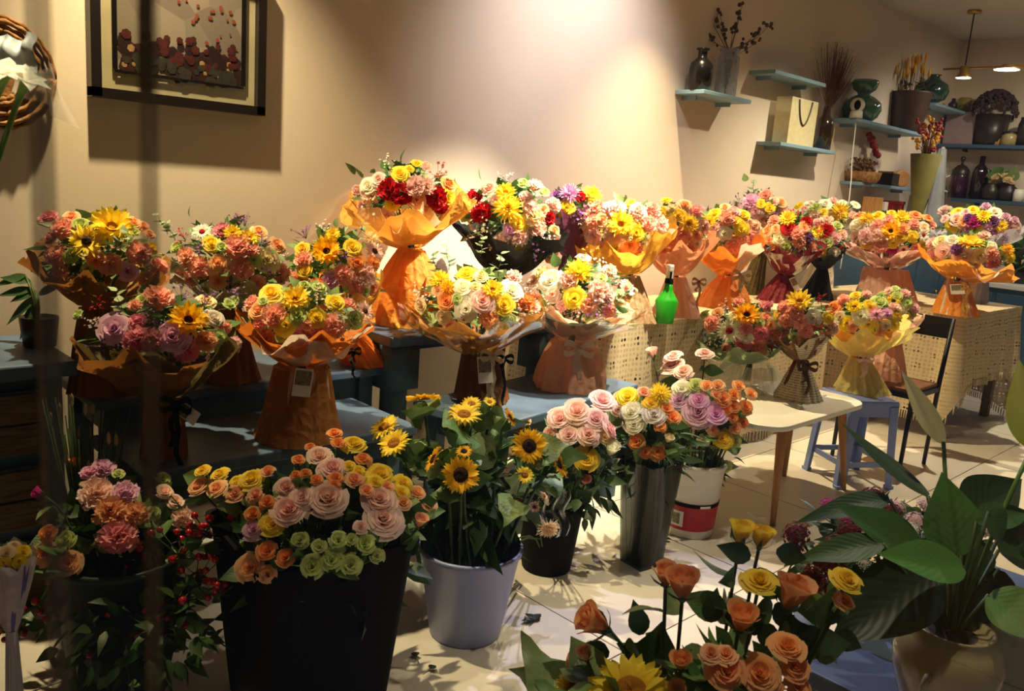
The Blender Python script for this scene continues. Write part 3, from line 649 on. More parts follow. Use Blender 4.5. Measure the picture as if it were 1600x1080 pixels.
# ------------------------------------------------------------------ wrapped bouquets
OL, BRN, ORG, SAL, WHT, YELP = (110, 92, 52), (150, 96, 44), (252, 182, 84), (238, 158, 128), (240, 226, 208), (246, 226, 140)
G_ = 'wrapped bouquets on the tables'
bouquet('leftmost bouquet, brown paper with a big sunflower and yellow gerbera', (158, 392, 98, 66), 2.5, None, (150, 480), '''C dp 73 338 15;C co 96 354 19;G ye 135 375 29;S ye 175 352 38;C co 84 402 16;C co 172 415 17;L lv 202 427 17;C co 222 397 19;R ye 240 388 10;C co 252 420 15;
L gr 125 349 14;R Or 150 408 14;L gr 212 362 9;t pu 95 386 9;C co 232 440 14;e x 190 380 16''', 'C co,R pe,L gr,t pk', 8, [dict(col=BRN, ruff=.14), dict(col=(200, 160, 84), k=1.12, arc=(100, 215), ruff=.10, name='wrapping_paper')], [dict(col=BRN, rb=50)], seed=1, ztab=ZD)
bouquet('pink and peach bouquet left of centre with tall eucalyptus leaves', (358, 402, 92, 60), 2.76, None, (355, 480), '''G wh 315 361 18;R ye 329 379 14;C dp 347 357 14;S ye 364 364 17;S ye 390 372 17;C co 372 384 22;C co 392 389 14;R pe 406 359 14;C co 310 421 18;R pe 340 412 15;C co 379 421 19;
R cr 421 407 21;R pe 339 443 15;C co 442 430 16;R pe 436 381 14;t pu 384 346 12;t pu 412 380 11;t pu 310 390 13;t pu 417 422 12;C co 289 402 15;t rd 286 371 11;e x 256 356 14;e x 268 366 14;l x 295 334 10''', 'C co,t pu,L gr', 6, [dict(col=(190, 176, 160), k=.95)], [dict(col=BRN, rb=48)], seed=2, ztab=ZD)
bouquet('pink carnation and sunflower bouquet left of the big orange bouquet', (520, 420, 80, 70), 3.05, (575, 568, ZD), (540, 510), '''R ye 470 387 13;S am 510 392 28;t pu 475 366 13;R ye 552 385 15;G pk 587 392 19;M cr 580 372 15;C co 471 405 14;R ye 474 422 13;R Or 560 410 16;C co 537 431 17;C pk 571 431 19;C co 472 450 14;B Or 499 450 14;C lv 517 440 14;
S ye 520 366 14;e x 561 369 14;C Or 585 412 12;l x 525 351 10;t pu 540 400 12;L gr 572 458 9''', 'C co,t pk,R pe', 6, [dict(col=ORG, k=.92)], [dict(col=(232, 132, 40), rb=40, pleat=.2)], bows=[(553, 548, .03, (20, 18, 18), (.06, .10), .18)], seed=3, ztab=ZD)
bouquet('lavender rose bouquet with a sunflower in olive brown paper', (250, 515, 116, 62), None, (258, 712, ZB), (255, 622), '''R lv 174 512 28;R lv 270 526 27;S am 295 499 35;C dp 214 532 22;C dp 236 531 18;C dp 295 551 19;C pe 325 535 17;L gr 351 546 14;C pk 369 542 14;R wh 337 495 17;C co 245 460 23;C co 210 475 11;C dp 214 500 13;R wh 207 565 20;
t pu 285 462 14;t pu 320 475 14;L gr 120 490 10;L gr 180 557 9;t rd 157 477 12;R cr 325 467 15;L gr 360 474 12;C co 354 510 11;e x 187 477 16;t pk 145 505 12''', 'L gr,t pu', 5, [dict(col=OL, k=1.02, ruff=.10), dict(col=BRN, k=1.12, arc=(-80, 30), ruff=.12)], [dict(col=BRN, rb=34, rn=26)],
        cards=[(292, 645, 22, 42, 58)], bows=[(276, 632, .05, (24, 24, 22), (.12, .20), .10)], seed=4)
bouquet('white tissue and brown paper bouquet with two big yellow roses', (475, 490, 97, 52), None, (465, 682, ZB), (472, 572), '''R ye 422 455 20;S ye 462 467 27;C co 426 494 20;R ye 445 510 18;L gr 465 492 15;R ye 495 497 16;C co 524 512 19;L gr 557 501 17;G pk 572 486 18;C dp 475 531 22;R ye 526 470 16;C co 545 475 14;t pk 500 470 14;t pu 377 460 14;C co 392 472 13;
L gr 360 472 12;R pe 400 485 16;L gr 410 470 9;e x 535 497 13;C dp 497 524 12''', 'C co,L gr', 4, [dict(col=(224, 128, 46), k=1.08, ruff=.10), dict(col=(244, 222, 204), k=1.08, arc=(-62, 70), ruff=.14, rk=.95, name='tissue')], [dict(col=(190, 124, 58), rb=66, rn=42, pleat=.05, sq=.10, flare=.8), dict(col=(236, 212, 180), rb=56, rn=40, pleat=.08)],
        cards=[(473, 598, 29, 44, -6, .16)], seed=5)
bouquet('tallest bouquet, red carnations in bright orange crepe paper', (632, 298, 84, 48), 3.36, (642, 503, ZT), (642, 386), '''R ye 625 269 15;C rd 605 296 16;C rd 626 305 17;C pk 651 290 17;C pk 669 290 14;C rd 684 310 18;C rd 691 326 12;R pe 652 315 14;R ye 704 309 14;t ru 687 272 15;R Or 704 287 13;t wh 634 327 12;R wh 572 290 13;l x 627 248 14;l x 550 268 14;l x 562 274 13;R ye 640 262 8;t gr 660 272 12;R ye 722 332 13;R ye 706 338 13;R pk 590 278 12''', 'C pk,R ye,t wh,l x', 8,
        [dict(col=ORG, k=1.18, ruff=.17, peaks=5, rk=.95), dict(col=(250, 226, 190), k=.95, arc=(-60, 60), ruff=.2, name='tissue')], [dict(col=(250, 160, 62), rb=62, rn=16, pleat=.10, flare=1.5, mid=.1), dict(col=ORG, rb=66, rn=20, pleat=.22, flare=.9, up=.96)], seed=6)
bouquet('pink and yellow bouquet in black paper beside the orange one', (800, 345, 78, 68), 3.6, None, (790, 432), '''C rd 737 307 15;R co 762 292 13;S ye 790 300 19;M ye 794 325 26;C rd 749 332 17;C pk 822 307 11;R pk 772 311 10;C pk 830 322 13;C cr 836 340 17;R ye 811 350 15;C pk 842 359 15;R lv 797 360 13;C pk 810 370 16;C pk 785 385 18;t pu 832 385 13;R ye 816 402 15;
G pk 872 380 15;C co 865 402 14;C rd 859 340 11;t wh 760 355 14;t pk 762 372 12;l x 845 395 16;l x 750 276 12;e x 836 307 14;L gr 846 385 10''', 'C pk,t pk,R pe,L gr', 9, [dict(col=(26, 24, 24), k=1.1, ruff=.12, front=.5)], [dict(col=(26, 24, 24), rb=34)], seed=7, ztab=ZT)
bouquet('small bouquet in purple paper against the wall', (895, 326, 48, 36), 3.95, None, (890, 400), '''M lv 890 302 19;C pu 871 305 12;C rd 907 305 10;S ye 925 305 20;R ye 884 325 15;R lv 868 340 12;C pk 928 320 12;t pu 905 330 12''', 'C pk,t pu,R lv', 5, [dict(col=(130, 70, 100), k=1.05, front=.85)], [dict(col=(130, 70, 100), rb=28)], seed=8, ztab=ZT)
bouquet('cream rose bouquet in clear wrap and brown paper on the blue bench', (745, 468, 98, 56), None, (752, 625, ZB), (748, 552), '''R pk 755 469 22;R wh 727 484 19;R wh 722 447 16;M ye 688 437 19;M am 700 448 14;S ye 770 452 20;R ye 790 477 17;R wh 803 452 20;R Or 695 470 16;C Or 826 474 16;C co 703 513 12;t pk 815 492 15;R ye 729 425 15;C pk 805 430 13;R cr 752 430 12;L gr 753 428 10;e x 680 418 16;e x 700 410 16;e x 780 420 16;e x 752 390 14;
C pe 765 500 14;t pu 735 508 12;C cr 770 510 12;R pe 682 452 10;C pk 838 480 11''', 'R cr,t pk,L gr', 5, [dict(col=(176, 118, 52), k=1.05, ruff=.08), dict(col=None, m=CELLO, k=1.22, ruff=.09, name='cellophane')], [dict(col=(120, 74, 34), rb=42, rn=26)],
        cards=[(758, 578, 23, 42, 4, .12)], bows=[(770, 556, .05, (214, 190, 150), (.17, .16), .12), (788, 560, .04, (22, 30, 26), (.05, .2), .08)], seed=9)
bouquet('white and yellow bouquet in pink tissue and clear wrap on the blue bench', (905, 458, 82, 52), None, (888, 604, ZB), (893, 530), '''R wh 857 436 21;M ye 905 424 26;R ye 897 468 19;C pk 937 455 18;C pk 950 462 14;R pk 861 460 13;C co 920 478 15;C co 953 488 12;t pu 937 485 15;C pk 888 436 14;R pk 830 438 12;R pk 912 400 12;e x 972 465 17;l x 868 412 14;C cr 845 425 12;C co 832 468 12;t pk 960 440 13''', 'C pk,t pk,L gr', 7, [dict(col=(236, 190, 160), k=1.04, ruff=.09), dict(col=None, m=CELLO, k=1.30, ruff=.08, name='cellophane'), dict(col=(232, 206, 150), k=1.18, arc=(-50, 60), ruff=.05, name='newsprint_collar', m=NEWS)], [dict(col=(246, 190, 160), rb=54, rn=28, pleat=.16, mid=.12)],
        bows=[(905, 545, .07, (226, 200, 184), (.13, .25), .14)], seed=10)
G2 = ORG
bouquet('yellow orange crepe bouquet left of the green spray bottle', (970, 352, 70, 46), None, (992, 501, ZL), (985, 430), '''S ye 970 350 24;C pk 959 369 16;R ye 996 365 14;R pe 984 386 16;C co 994 392 11;R cr 1020 384 15;C pk 911 340 16;C co 925 347 13;R pe 940 343 12;C pk 962 324 15;C pk 998 329 15;R ye 987 315 9;C cr 981 369 9;R pk 950 322 10''', 'C pk,R pe,R ye,C co', 9, [dict(col=(250, 186, 70), k=1.12, ruff=.15, peaks=5), dict(col=(244, 226, 196), k=1.16, arc=(60, 100), ruff=.05)], [dict(col=(206, 170, 130), rb=34, rn=13, pleat=.2)], seed=11, fr=13)
bouquet('salmon pink crepe bouquet right behind the green spray bottle', (1055, 356, 50, 42), None, (1058, 493, ZL), (1057, 432), '''R ye 1040 311 9;R ye 1032 330 13;M ye 1027 340 13;S ye 1077 350 18;C co 1047 375 14;C co 1065 366 14;C co 1079 392 13;L gr 1042 357 9;R wh 1091 382 8;C pk 1012 350 12;R ye 1060 335 12;C cr 1050 325 9;R pe 1075 372 9''', 'C pk,R ye,C co,R pe', 9, [dict(col=(246, 170, 130), k=1.25, ruff=.15)], [dict(col=(246, 196, 172), rb=36, rn=14, pleat=.2)], bows=[(1092, 440, .04, (160, 120, 90), (.05, .2), .05)], seed=12, fr=12)
bouquet('orange crepe bouquet with grey ribbon beside the dark red bouquet', (1132, 360, 52, 42), None, (1130, 480, ZL), (1138, 430), '''R ye 1116 332 11;S ye 1107 347 15;C co 1137 340 13;R wh 1132 366 12;R ye 1160 357 13;C co 1162 375 12;C co 1173 370 11;L gr 1120 390 10;R cr 1097 370 12;C pk 1115 357 10;C co 1104 390 12;R pe 1177 384 10;C dp 1089 327 10;R ye 1150 345 9;C pk 1147 330 11''', 'C pk,R ye,C co,R pe', 9, [dict(col=(244, 140, 50), k=1.15, ruff=.15), dict(col=(240, 224, 205), k=1.25, arc=(20, 80), ruff=.12, name='tissue')], [dict(col=(248, 158, 62), rb=42, rn=13, pleat=.10, mid=.1)], bows=[(1158, 430, .06, (178, 160, 130), (.22, .24), .10)], seed=13, fr=12)
bouquet('mauve bouquet in olive paper against the wall', (1188, 326, 42, 30), 5.25, None, (1188, 400), '''C lv 1172 313 13;C co 1198 302 11;R lv 1180 331 13;R ye 1189 318 8;R ye 1204 325 9;C pk 1210 313 8;R pe 1223 316 10;R pk 1199 348 15;e x 1177 300 12;l x 1164 280 8;t pu 1212 335 10''', 'R lv,C co,t pu,C pk', 8, [dict(col=(120, 108, 70), k=1.08, arc=(60, 300))], [dict(col=(110, 92, 52), rb=20)], seed=14, ztab=ZL, fr=10)
bouquet('dark red paper bouquet with a white card', (1238, 366, 46, 38), 5.05, (1212, 474), (1228, 430), '''S ye 1231 341 16;R rd 1231 356 12;R wh 1216 373 11;C co 1247 364 11;C co 1250 379 11;R pe 1258 354 10;C pu 1263 373 9;C co 1268 393 12;L gr 1228 385 8;C rd 1262 345 9''', 'C co,t rd,R pe', 6, [dict(col=(112, 22, 32), k=1.05, ruff=.10), dict(col=None, m=CELLO, k=1.1, ruff=.06, name='cellophane')], [dict(col=(120, 22, 34), rb=30, rn=12, pleat=.18)], cards=[(1242, 444, 10, 22, 22, .08)], seed=15, ztab=ZL, fr=10)
bouquet('small bouquet in black paper right of the dark red one', (1288, 376, 34, 34), 5.3, None, (1285, 420), '''S ye 1277 363 13;C rd 1291 360 11;L gr 1292 378 11;R pe 1282 394 10;R wh 1304 397 9;C pk 1306 372 10''', 'C pk,t rd,L gr', 6, [dict(col=(28, 26, 26), k=1.0)], [dict(col=(28, 26, 26), rb=26)], seed=16, ztab=ZL, fr=10)
bouquet('white and yellow bouquet with white paper behind the dark red one', (1292, 336, 52, 26), 5.8, None, (1292, 390), '''M gr 1274 325 11;R wh 1253 331 11;R wh 1289 317 11;M ye 1313 331 18;C pk 1274 340 12;R cr 1298 341 12;R wh 1318 315 8;R wh 1264 318 9;R ye 1248 320 8;R wh 1338 318 8''', 'R wh,C pk,R ye', 8, [dict(col=(246, 236, 226), k=1.1)], [dict(col=WHT, rb=24)], seed=17, ztab=ZL2, fr=9)
bouquet('pale pink tissue bouquet with a small sunflower on the right lace table', (1390, 366, 64, 38), 5.3, (1385, 468), (1386, 420), '''S am 1392 361 17;M ye 1354 342 14;R ye 1354 380 12;C co 1375 387 12;C mg 1394 391 9;G wh 1412 391 10;R wh 1336 350 12;C pk 1352 369 13;C pk 1369 367 12;R ye 1396 382 8;S ye 1409 339 15;R Or 1432 334 11;C co 1388 344 10;R ye 1399 348 10;G wh 1444 367 11;R ye 1427 369 10;C pe 1412 356 10;R cr 1446 354 10;
C co 1457 350 9;R Or 1452 339 9;R pe 1341 335 10;R ye 1371 335 10;C pk 1336 372 10''', 'C co,R ye,C pk', 8, [dict(col=(236, 176, 160), k=1.05, ruff=.09), dict(col=None, m=CELLO, k=1.15, ruff=.06, name='cellophane')], [dict(col=(240, 190, 170), rb=44, rn=30, pleat=.15)], seed=18, ztab=ZL2, fr=9)
bouquet('purple and yellow bouquet at the far right behind the orange paper one', (1530, 348, 62, 29), 5.6, None, (1530, 400), '''C pk 1474 327 10;R ye 1496 330 10;R ye 1520 326 9;S ye 1537 338 13;R wh 1555 330 12;R pk 1493 342 11;R pe 1504 348 10;C mg 1522 347 10;R ye 1485 355 10;R ye 1523 361 10;M ye 1565 354 11;R pk 1585 359 13;C lv 1555 367 12;C lv 1542 371 11;C pu 1553 346 9;C pu 1513 340 8''', 'C lv,R pk,t pu', 7, [dict(col=(206, 198, 208), k=1.1), ], [dict(col=(200, 190, 200), rb=30)], seed=19, ztab=ZL2, fr=9)
bouquet('orange and white paper bouquet with a card, front of the right lace table', (1515, 391, 66, 30), None, (1492, 491, ZL2), (1495, 438), '''S ye 1516 380 23 u;R pk 1472 395 14;R pk 1504 405 16;R cr 1532 402 13;C co 1551 397 11;C dp 1555 411 11;M am 1574 391 13;R cr 1469 374 12;R wh 1487 372 11;L gr 1568 402 8;C pu 1494 390 9;R ye 1581 404 8;C pk 1454 378 9;R wh 1549 383 9''', 'C pk,R cr,t pu', 6, [dict(col=(246, 162, 54), k=1.12, ruff=.12), dict(col=(240, 226, 210), k=1.06, arc=(0, 80), ruff=.15, name='tissue')], [dict(col=(244, 160, 60), rb=34, rn=14, pleat=.12), dict(col=(242, 228, 206), rb=30, rn=14, pleat=.2)], cards=[(1496, 452, 22, 16, 2, .15)], bows=[(1512, 448, .05, (240, 200, 110), (.17, .18), .16)], seed=20, fr=9)
bouquet('bouquet in pale green paper with a red eyed white gerbera', (1165, 514, 68, 46), None, (1165, 602, ZCT), (1172, 568), '''S am 1167 491 25;G wh 1139 517 21;C co 1110 505 14;R pe 1120 487 10;C co 1210 522 13;C co 1185 546 15;C co 1225 532 15;C dp 1166 514 10;C dp 1189 520 12;M wh 1210 505 15;R wh 1166 526 11;C dp 1160 539 12;L gr 1099 491 9;R wh 1147 497 11;R pe 1200 495 11;t rd 1205 540 11''', 'C co,L gr,t pk', 6, [dict(col=(150, 168, 128), k=1.15, ruff=.12)], [dict(col=None, m=SKIRTC, rb=56, rn=34, pleat=.25)], seed=21, fr=10)
bouquet('coral and sunflower bouquet in brown paper and newsprint on the white table', (1250, 500, 52, 40), None, (1245, 622, ZCT), (1252, 562), '''S ye 1249 470 24;C co 1225 479 12;C co 1239 486 13;R wh 1272 496 13;C co 1227 500 12;C co 1249 504 12;C co 1260 518 12;R ye 1217 491 10;C pk 1303 514 12;R ye 1297 496 10;C dp 1198 477 9;t rd 1275 515 11;L gr 1240 528 9''', 'C co,t rd,R pe', 6, [dict(col=(150, 110, 70), k=.95, ruff=.12), dict(col=None, m=NEWS, k=1.0, arc=(-10, 90), ruff=.10, name='newsprint_collar')], [dict(col=None, m=NEWS, rb=36, rn=9, pleat=.14), dict(col=(130, 74, 34), rb=32, rn=10, pleat=.16)], bows=[(1262, 572, .05, (86, 60, 36), (.08, .17), .1)], seed=22, fr=10)
bouquet('yellow tulle bouquet with orange lining on the blue stool', (1350, 494, 58, 38), None, (1345, 611, ZS), (1343, 558), '''S ye 1335 479 15;R wh 1345 494 15;R ye 1357 509 15;R Or 1301 480 13;R ye 1321 507 13;C co 1332 511 9;M lv 1370 492 13;L gr 1375 470 13;R ye 1364 517 9;C co 1374 520 9;C lv 1387 489 9;R Or 1367 485 8;C co 1317 466 10;R cr 1310 496 10;R ye 1297 497 10''', 'R ye,R cr,C pk', 6, [dict(col=(246, 176, 70), k=.85, ruff=.15, name='tissue'), dict(col=(244, 226, 130), k=1.3, ruff=.14, m=sheer('yellow_tulle', (244, 226, 120), .55))], [dict(col=(244, 232, 150), rb=40, rn=14, pleat=.2), dict(col=(240, 150, 60), rb=26, rn=12, pleat=.1)], bows=[(1352, 560, .045, (240, 210, 200), (.12, .13), .1)], seed=23, fr=10)
bouquet('pink paper bouquet standing on the black chair', (1398, 480, 34, 34), 4.5, (1388, 586), (1390, 535), '''C pk 1397 504 12;R wh 1405 486 12;G ye 1396 470 12;L gr 1402 462 9;C co 1388 492 10;R ye 1414 496 9''', 'C pk,L gr', 6, [dict(col=(242, 190, 160), k=1.25, ruff=.12)], [dict(col=(246, 196, 170), rb=28, rn=16, pleat=.12)], seed=24, ztab=chz, fr=9)

# ------------------------------------------------------------------ vessels and cut flowers
def foot_pt(px, py): p = onz(px, py, 0); p.z = 0; return p
ORD = ['leftmost', 'second from left', 'third from left', 'fourth from left', 'fifth from left', 'sixth from left', 'seventh from left', 'eighth from left', 'ninth from left', 'tenth from left', 'eleventh from left', 'twelfth from left', 'thirteenth from left', 'fourteenth from left', 'fifteenth from left', 'sixteenth from left', 'seventeenth from left', 'eighteenth from left', 'nineteenth from left', 'twentieth from left']
CN = dict(pk='pale pink', dp='deep pink', co='coral', pe='peach', Or='orange', ye='yellow', wh='white', lv='lavender pink', rd='red', pu='purple', gr='pale green', am='golden', cr='cream', mg='magenta', br='chocolate brown', dk='dark red', os='peach orange')
KN = dict(R='rose', r='spray rose', B='rose', C='carnation', S='sunflower', G='gerbera', M='chrysanthemum', L='lisianthus', t='sweet william', w='sweet william')
KO = dict(R='rose', r='spray_rose', B='rose', C='carnation', S='sunflower', G='gerbera', M='chrysanthemum', L='lisianthus', t='sweet_william', w='sweet_william')
def cut_flowers(spec, ell, D, foot, place, group, fr=.05, seed=1, leafs=2, dz=0, leafk=1.0, stemr=.003, rimz=None, rimr=.08):
    rng.seed(seed); cx, cy, rx, ry = ell; Cn = atD(cx, cy, D); k = D/FPX; R = rx*k; Rz = ry*k
    items = parse(spec); byk = {}
    for it in items: byk.setdefault((KN[it[0]], it[1]), []).append(it)
    for v in byk.values(): v.sort(key=lambda t: t[2])
    for it in items:
        kd, col, x, y, rr, fl = it
        p, nrm = ell_hit(Cn, R, Rz, x, y); tc = (CAM-p).normalized()
        d = (nrm*.6+Vector((0, 0, .45))+tc*.5).normalized()
        if 'f' in fl: d = (tc+Vector((0, 0, .12))+nrm*.1).normalized()
        if 'u' in fl: d = (Vector((0, 0, 1))+tc*.45+nrm*.25).normalized()
        if 'b' in fl: d = (Vector((0, 0, 1))-tc*.35+nrm*.2).normalized()
        if 's' in fl: d = (Vector((0, 0, .5))+RT*.9+tc*.2).normalized()
        if 'w' in fl: d = (Vector((0, 0, .5))-RT*.9+tc*.2).normalized()
        if 'd' in fl: d = (tc*.7-Vector((0, 0, .5))+RT*.2).normalized()
        if kd == 'B' and not fl: d = (Vector((0, 0, 1))+nrm*.45+tc*.15).normalized()
        s = rr*dep(p)/FPX*(1.14 if kd in 'RrLC' else 1.05)*HI
        F = foot+Vector((rng.uniform(-1, 1), rng.uniform(-1, 1), 0))*fr; F.z = foot.z+.012
        grp = byk[(KN[kd], col)]; i = grp.index(it)
        lab = f"{CN[col]} {KN[kd]} {place}"
        if len(grp) > 1: lab += ', '+(ORD[i] if i < len(ORD)-1 else 'last on the right')
        root = thing(KO[kd], lab, 'flower', F, group)
        off = .35 if kd in 'RrLC' else (.25 if kd == 'B' else .06)
        P = p-d*s*off if kd != 'B' else p
        bloom(kd, col, root, P-F, d, s, 'bloom')
        q = P-d*s*(.45 if kd in 'RrLC' else (.95 if kd == 'B' else .1)); low = F.copy()
        midp = Vector((foot.x+(q.x-foot.x)*.45, foot.y+(q.y-foot.y)*.45, F.z+(q.z-F.z)*.62))
        if rimz is not None:
            w_ = Vector((q.x-foot.x, q.y-foot.y, 0)); w_ = w_*min(1, rimr/max(w_.length, 1e-4)); midp = Vector((foot.x+w_.x, foot.y+w_.y, rimz))
        pts = []
        for j in range(8):
            t = j/7; c2 = q-d*min(.07, (q-midp).length*.5)
            pts.append(((1-t)**3*F+3*(1-t)**2*t*(midp)+3*(1-t)*t*t*c2+t**3*q)-F)
        g = MB(); g.tube(pts, stemr*(1.6 if kd == 'S' else 1), 5); mk('stem', g, STEM, root)
        for j in range(leafs):
            t = rng.choice((5, 6, 6)) ; a = rng.uniform(0, 6.28); ld = Vector((math.cos(a), math.sin(a), rng.uniform(-.1, .5)))
            L = (.13 if kd == 'S' else .065)*rng.uniform(.7, 1.25)*leafk
            link('leaf', rng.choice(BIGLEAF if kd == 'S' else LEAF1), root, pts[t], rot_to(ld), L, leafcol())
    return Cn
def greens(label, Cn, R, Rz, n, seed, L=.07, dark=.55, place=None, wd=1.0):
    """loose leaf mass of the bunch: stems' foliage, not countable"""
    r = random.Random(seed); b = MB()
    for i in range(n):
        el = R_(r.uniform(-80, 75)); a = r.uniform(0, 2*PI); d = Vector((math.cos(el)*math.cos(a), math.cos(el)*math.sin(a), math.sin(el))); q = r.uniform(.3, .95)
        p = Vector((d.x*R*q, d.y*R*q, d.z*Rz*q)); dd = (d+Vector((r.gauss(0, .5), r.gauss(0, .5), r.gauss(-.1, .5)))).normalized()
        leaf_into(b, p, dd, (r.gauss(0, 1), r.gauss(0, 1), 1), L*r.uniform(.6, 1.3), L*r.uniform(.16, .30)*wd, .2, .3, 2, 4)
    o = mk('foliage_mass', b, LEAF, None, Cn, color=(*lin((58, 84, 40)), 1)); tag(o, label, 'foliage', kind='stuff'); return o
def vessel(name, label, prof, p, m, cat='bucket', n=40, inner=.004, rz=0, sx=1, sy=1):
    root = thing(name, label, cat, p, None, rz); b = MB()
    pr = prof+[(max(.001, r-inner), z) for r, z in reversed(prof[1:])]+[(.001, prof[1][1]+inner)]
    b.lathe([(.001, prof[0][1])]+pr, n, (0, 0, 0), 0, sx, sy); mk('body', b, m, root); return root

# black square bin with roses
Dk = 2.10; pc = onz(478, 1090, 0); hb = .475
bx = thing('flower_bin', 'tall black square plastic bin packed with roses', 'bucket', (pc.x, pc.y, 0), None, R_(-8))
def sqring(h_, z, r=.03, n=6):
    out = []
    for cx, cy, a0 in ((1, -1, -90), (1, 1, 0), (-1, 1, 90), (-1, -1, 180)):
        for i in range(n): a = R_(a0+90*i/(n-1)); out.append((cx*(h_-r)+r*math.cos(a), cy*(h_-r)+r*math.sin(a), z))
    return out
b = MB(); rings = [sqring(.155, 0), sqring(.195, hb), sqring(.205, hb), sqring(.205, hb-.018), sqring(.193, hb-.018), sqring(.185, hb), sqring(.148, .01)]; n = len(rings[0])
for ra, rb_ in zip(rings[:-1], rings[1:]):
    b.add(ra+rb_, [(i, (i+1) % n, n+(i+1) % n, n+i) for i in range(n)])
b.add(rings[-1], [tuple(range(n))]); b.add(rings[0], [tuple(range(n-1, -1, -1))]); mk('body', b, BLACKP, bx)
Cn = cut_flowers('''R pk 499 710 21;R pk 520 729 22;R pk 447 760 19;R pk 472 775 20;R pk 451 793 28;R pk 513 775 30;R pk 594 777 28;R pk 601 808 31;R pk 564 822 12;
r Or 466 718 12;r Or 462 742 10;r Or 477 739 10;r Or 494 749 11;r Or 523 676 14;r Or 528 691 13;r Or 485 698 10;r Or 567 716 15;r Or 525 746 13;r Or 523 756 11;r pe 554 749 17;r pe 573 766 14;r pe 604 760 15;r pe 631 785 15;r pe 653 769 15;r pe 672 786 15;B pe 656 816 13;
R ye 554 691 21;R ye 545 727 12;R ye 561 736 12;R ye 595 739 22;R ye 587 752 14;R ye 631 753 17;R ye 628 768 14;R ye 315 733 12;R ye 342 739 15;R ye 392 746 21;R ye 370 751 13;R pe 308 758 18;R pe 337 761 17;R pe 366 769 17;r pe 399 772 15;r pe 419 735 13;r Or 417 784 14;r Or 395 802 15;R ye 425 817 21;R lv 395 826 18;
r Or 417 860 18;r Or 446 871 17;R pe 388 887 22;r pe 417 897 17;L gr 488 885 19;L gr 518 874 19;L gr 549 882 19;L gr 529 842 15;L gr 571 849 18;L gr 549 843 11;L gr 499 854 13;L gr 469 843 15;L gr 590 868 12''', (505, 830, 185, 150), Dk, Vector((pc.x, pc.y, .0)), 'in the black bin', 'cut flowers in the black bin', .08, 101, 2, rimz=hb, rimr=.14)
greens('dark green leaves between the roses in the black bin', atD(500, 850, Dk+.05), .25, .17, 420, 11)
# lavender bucket with sunflowers
p = foot_pt(726, 985); bk = vessel('bucket', 'lavender blue plastic bucket holding the sunflowers', [(.105, 0), (.108, .005), (.150, .265), (.156, .266), (.158, .280), (.152, .282)], p, BUCKET)
Dp = dep(p)
cut_flowers('''S am 662 622 28 b;S ye 725 647 28 u;S ye 737 631 17;S am 827 697 29 f;S am 720 742 31 f;S am 867 700 24 s;S am 872 725 24 s;S ye 600 667 25;S ye 615 692 27;S am 797 652 16 s;S am 677 717 22 w;S am 725 705 14 u;S ye 820 742 15;S ye 765 628 11''', (745, 735, 150, 120), Dp-.02, p, 'in the lavender bucket', 'sunflowers in the lavender bucket', .06, 102, 3, leafk=.8, rimz=.27, rimr=.10)
greens('broad dark sunflower leaves filling the lavender bucket', atD(735, 770, Dp+.02), .19, .17, 170, 12, .12, .6, None, 1.2)
# dark bucket behind
p = foot_pt(853, 885); dkb = vessel('bucket', 'dark bucket between the lavender bucket and the glass vase', [(.085, 0), (.088, .005), (.115, .24), (.12, .25), (.115, .252)], p, BLACKP)
D4 = dep(p)
cut_flowers('''R pk 902 639 22;R pk 874 651 21;R pk 932 652 20;R pk 889 677 18;R pk 920 677 21;R pk 942 622 22;R pk 957 669 18 s;R cr 946 682 13;R ye 917 716 20;B wh 955 704 14;B co 914 752 10;R pk 859 675 11;r pe 821 660 10;r pe 812 670 8''', (905, 690, 80, 85), D4, p, 'in the dark bucket', 'roses in the dark bucket', .05, 103, 2, rimz=.24, rimr=.09)
cut_flowers('''G br 790 787 12 f;G br 812 792 13 f;G br 790 853 16 f;G cr 850 775 15 s;M cr 857 825 19 d;G cr 777 889 13 d;G pk 835 792 10;B ye 820 742 9''', (830, 800, 60, 70), D4-.42, p, 'drooping over the lavender bucket', 'gerberas drooping beside the lavender bucket', .05, 104, 0, rimz=.24, rimr=.09)
greens('dark leaves in the dark bucket under the pink roses', atD(895, 735, D4), .19, .20, 240, 13)
cb = MB(); Pc = atD(862, 800, D4-.40)
cb.grid(lambda u, v: tuple(RT*((u-.5)*.10+.01*math.sin(9*v))+UP*((v-.5)*.15)+FW*(.02*math.sin(7*u+5*v)+.012*math.sin(19*u))), 14, 12)
tag(mk('cellophane_sheet', cb, CELLO, None, Pc), 'crinkled clear cellophane sheet by the drooping cream gerberas', 'cellophane')
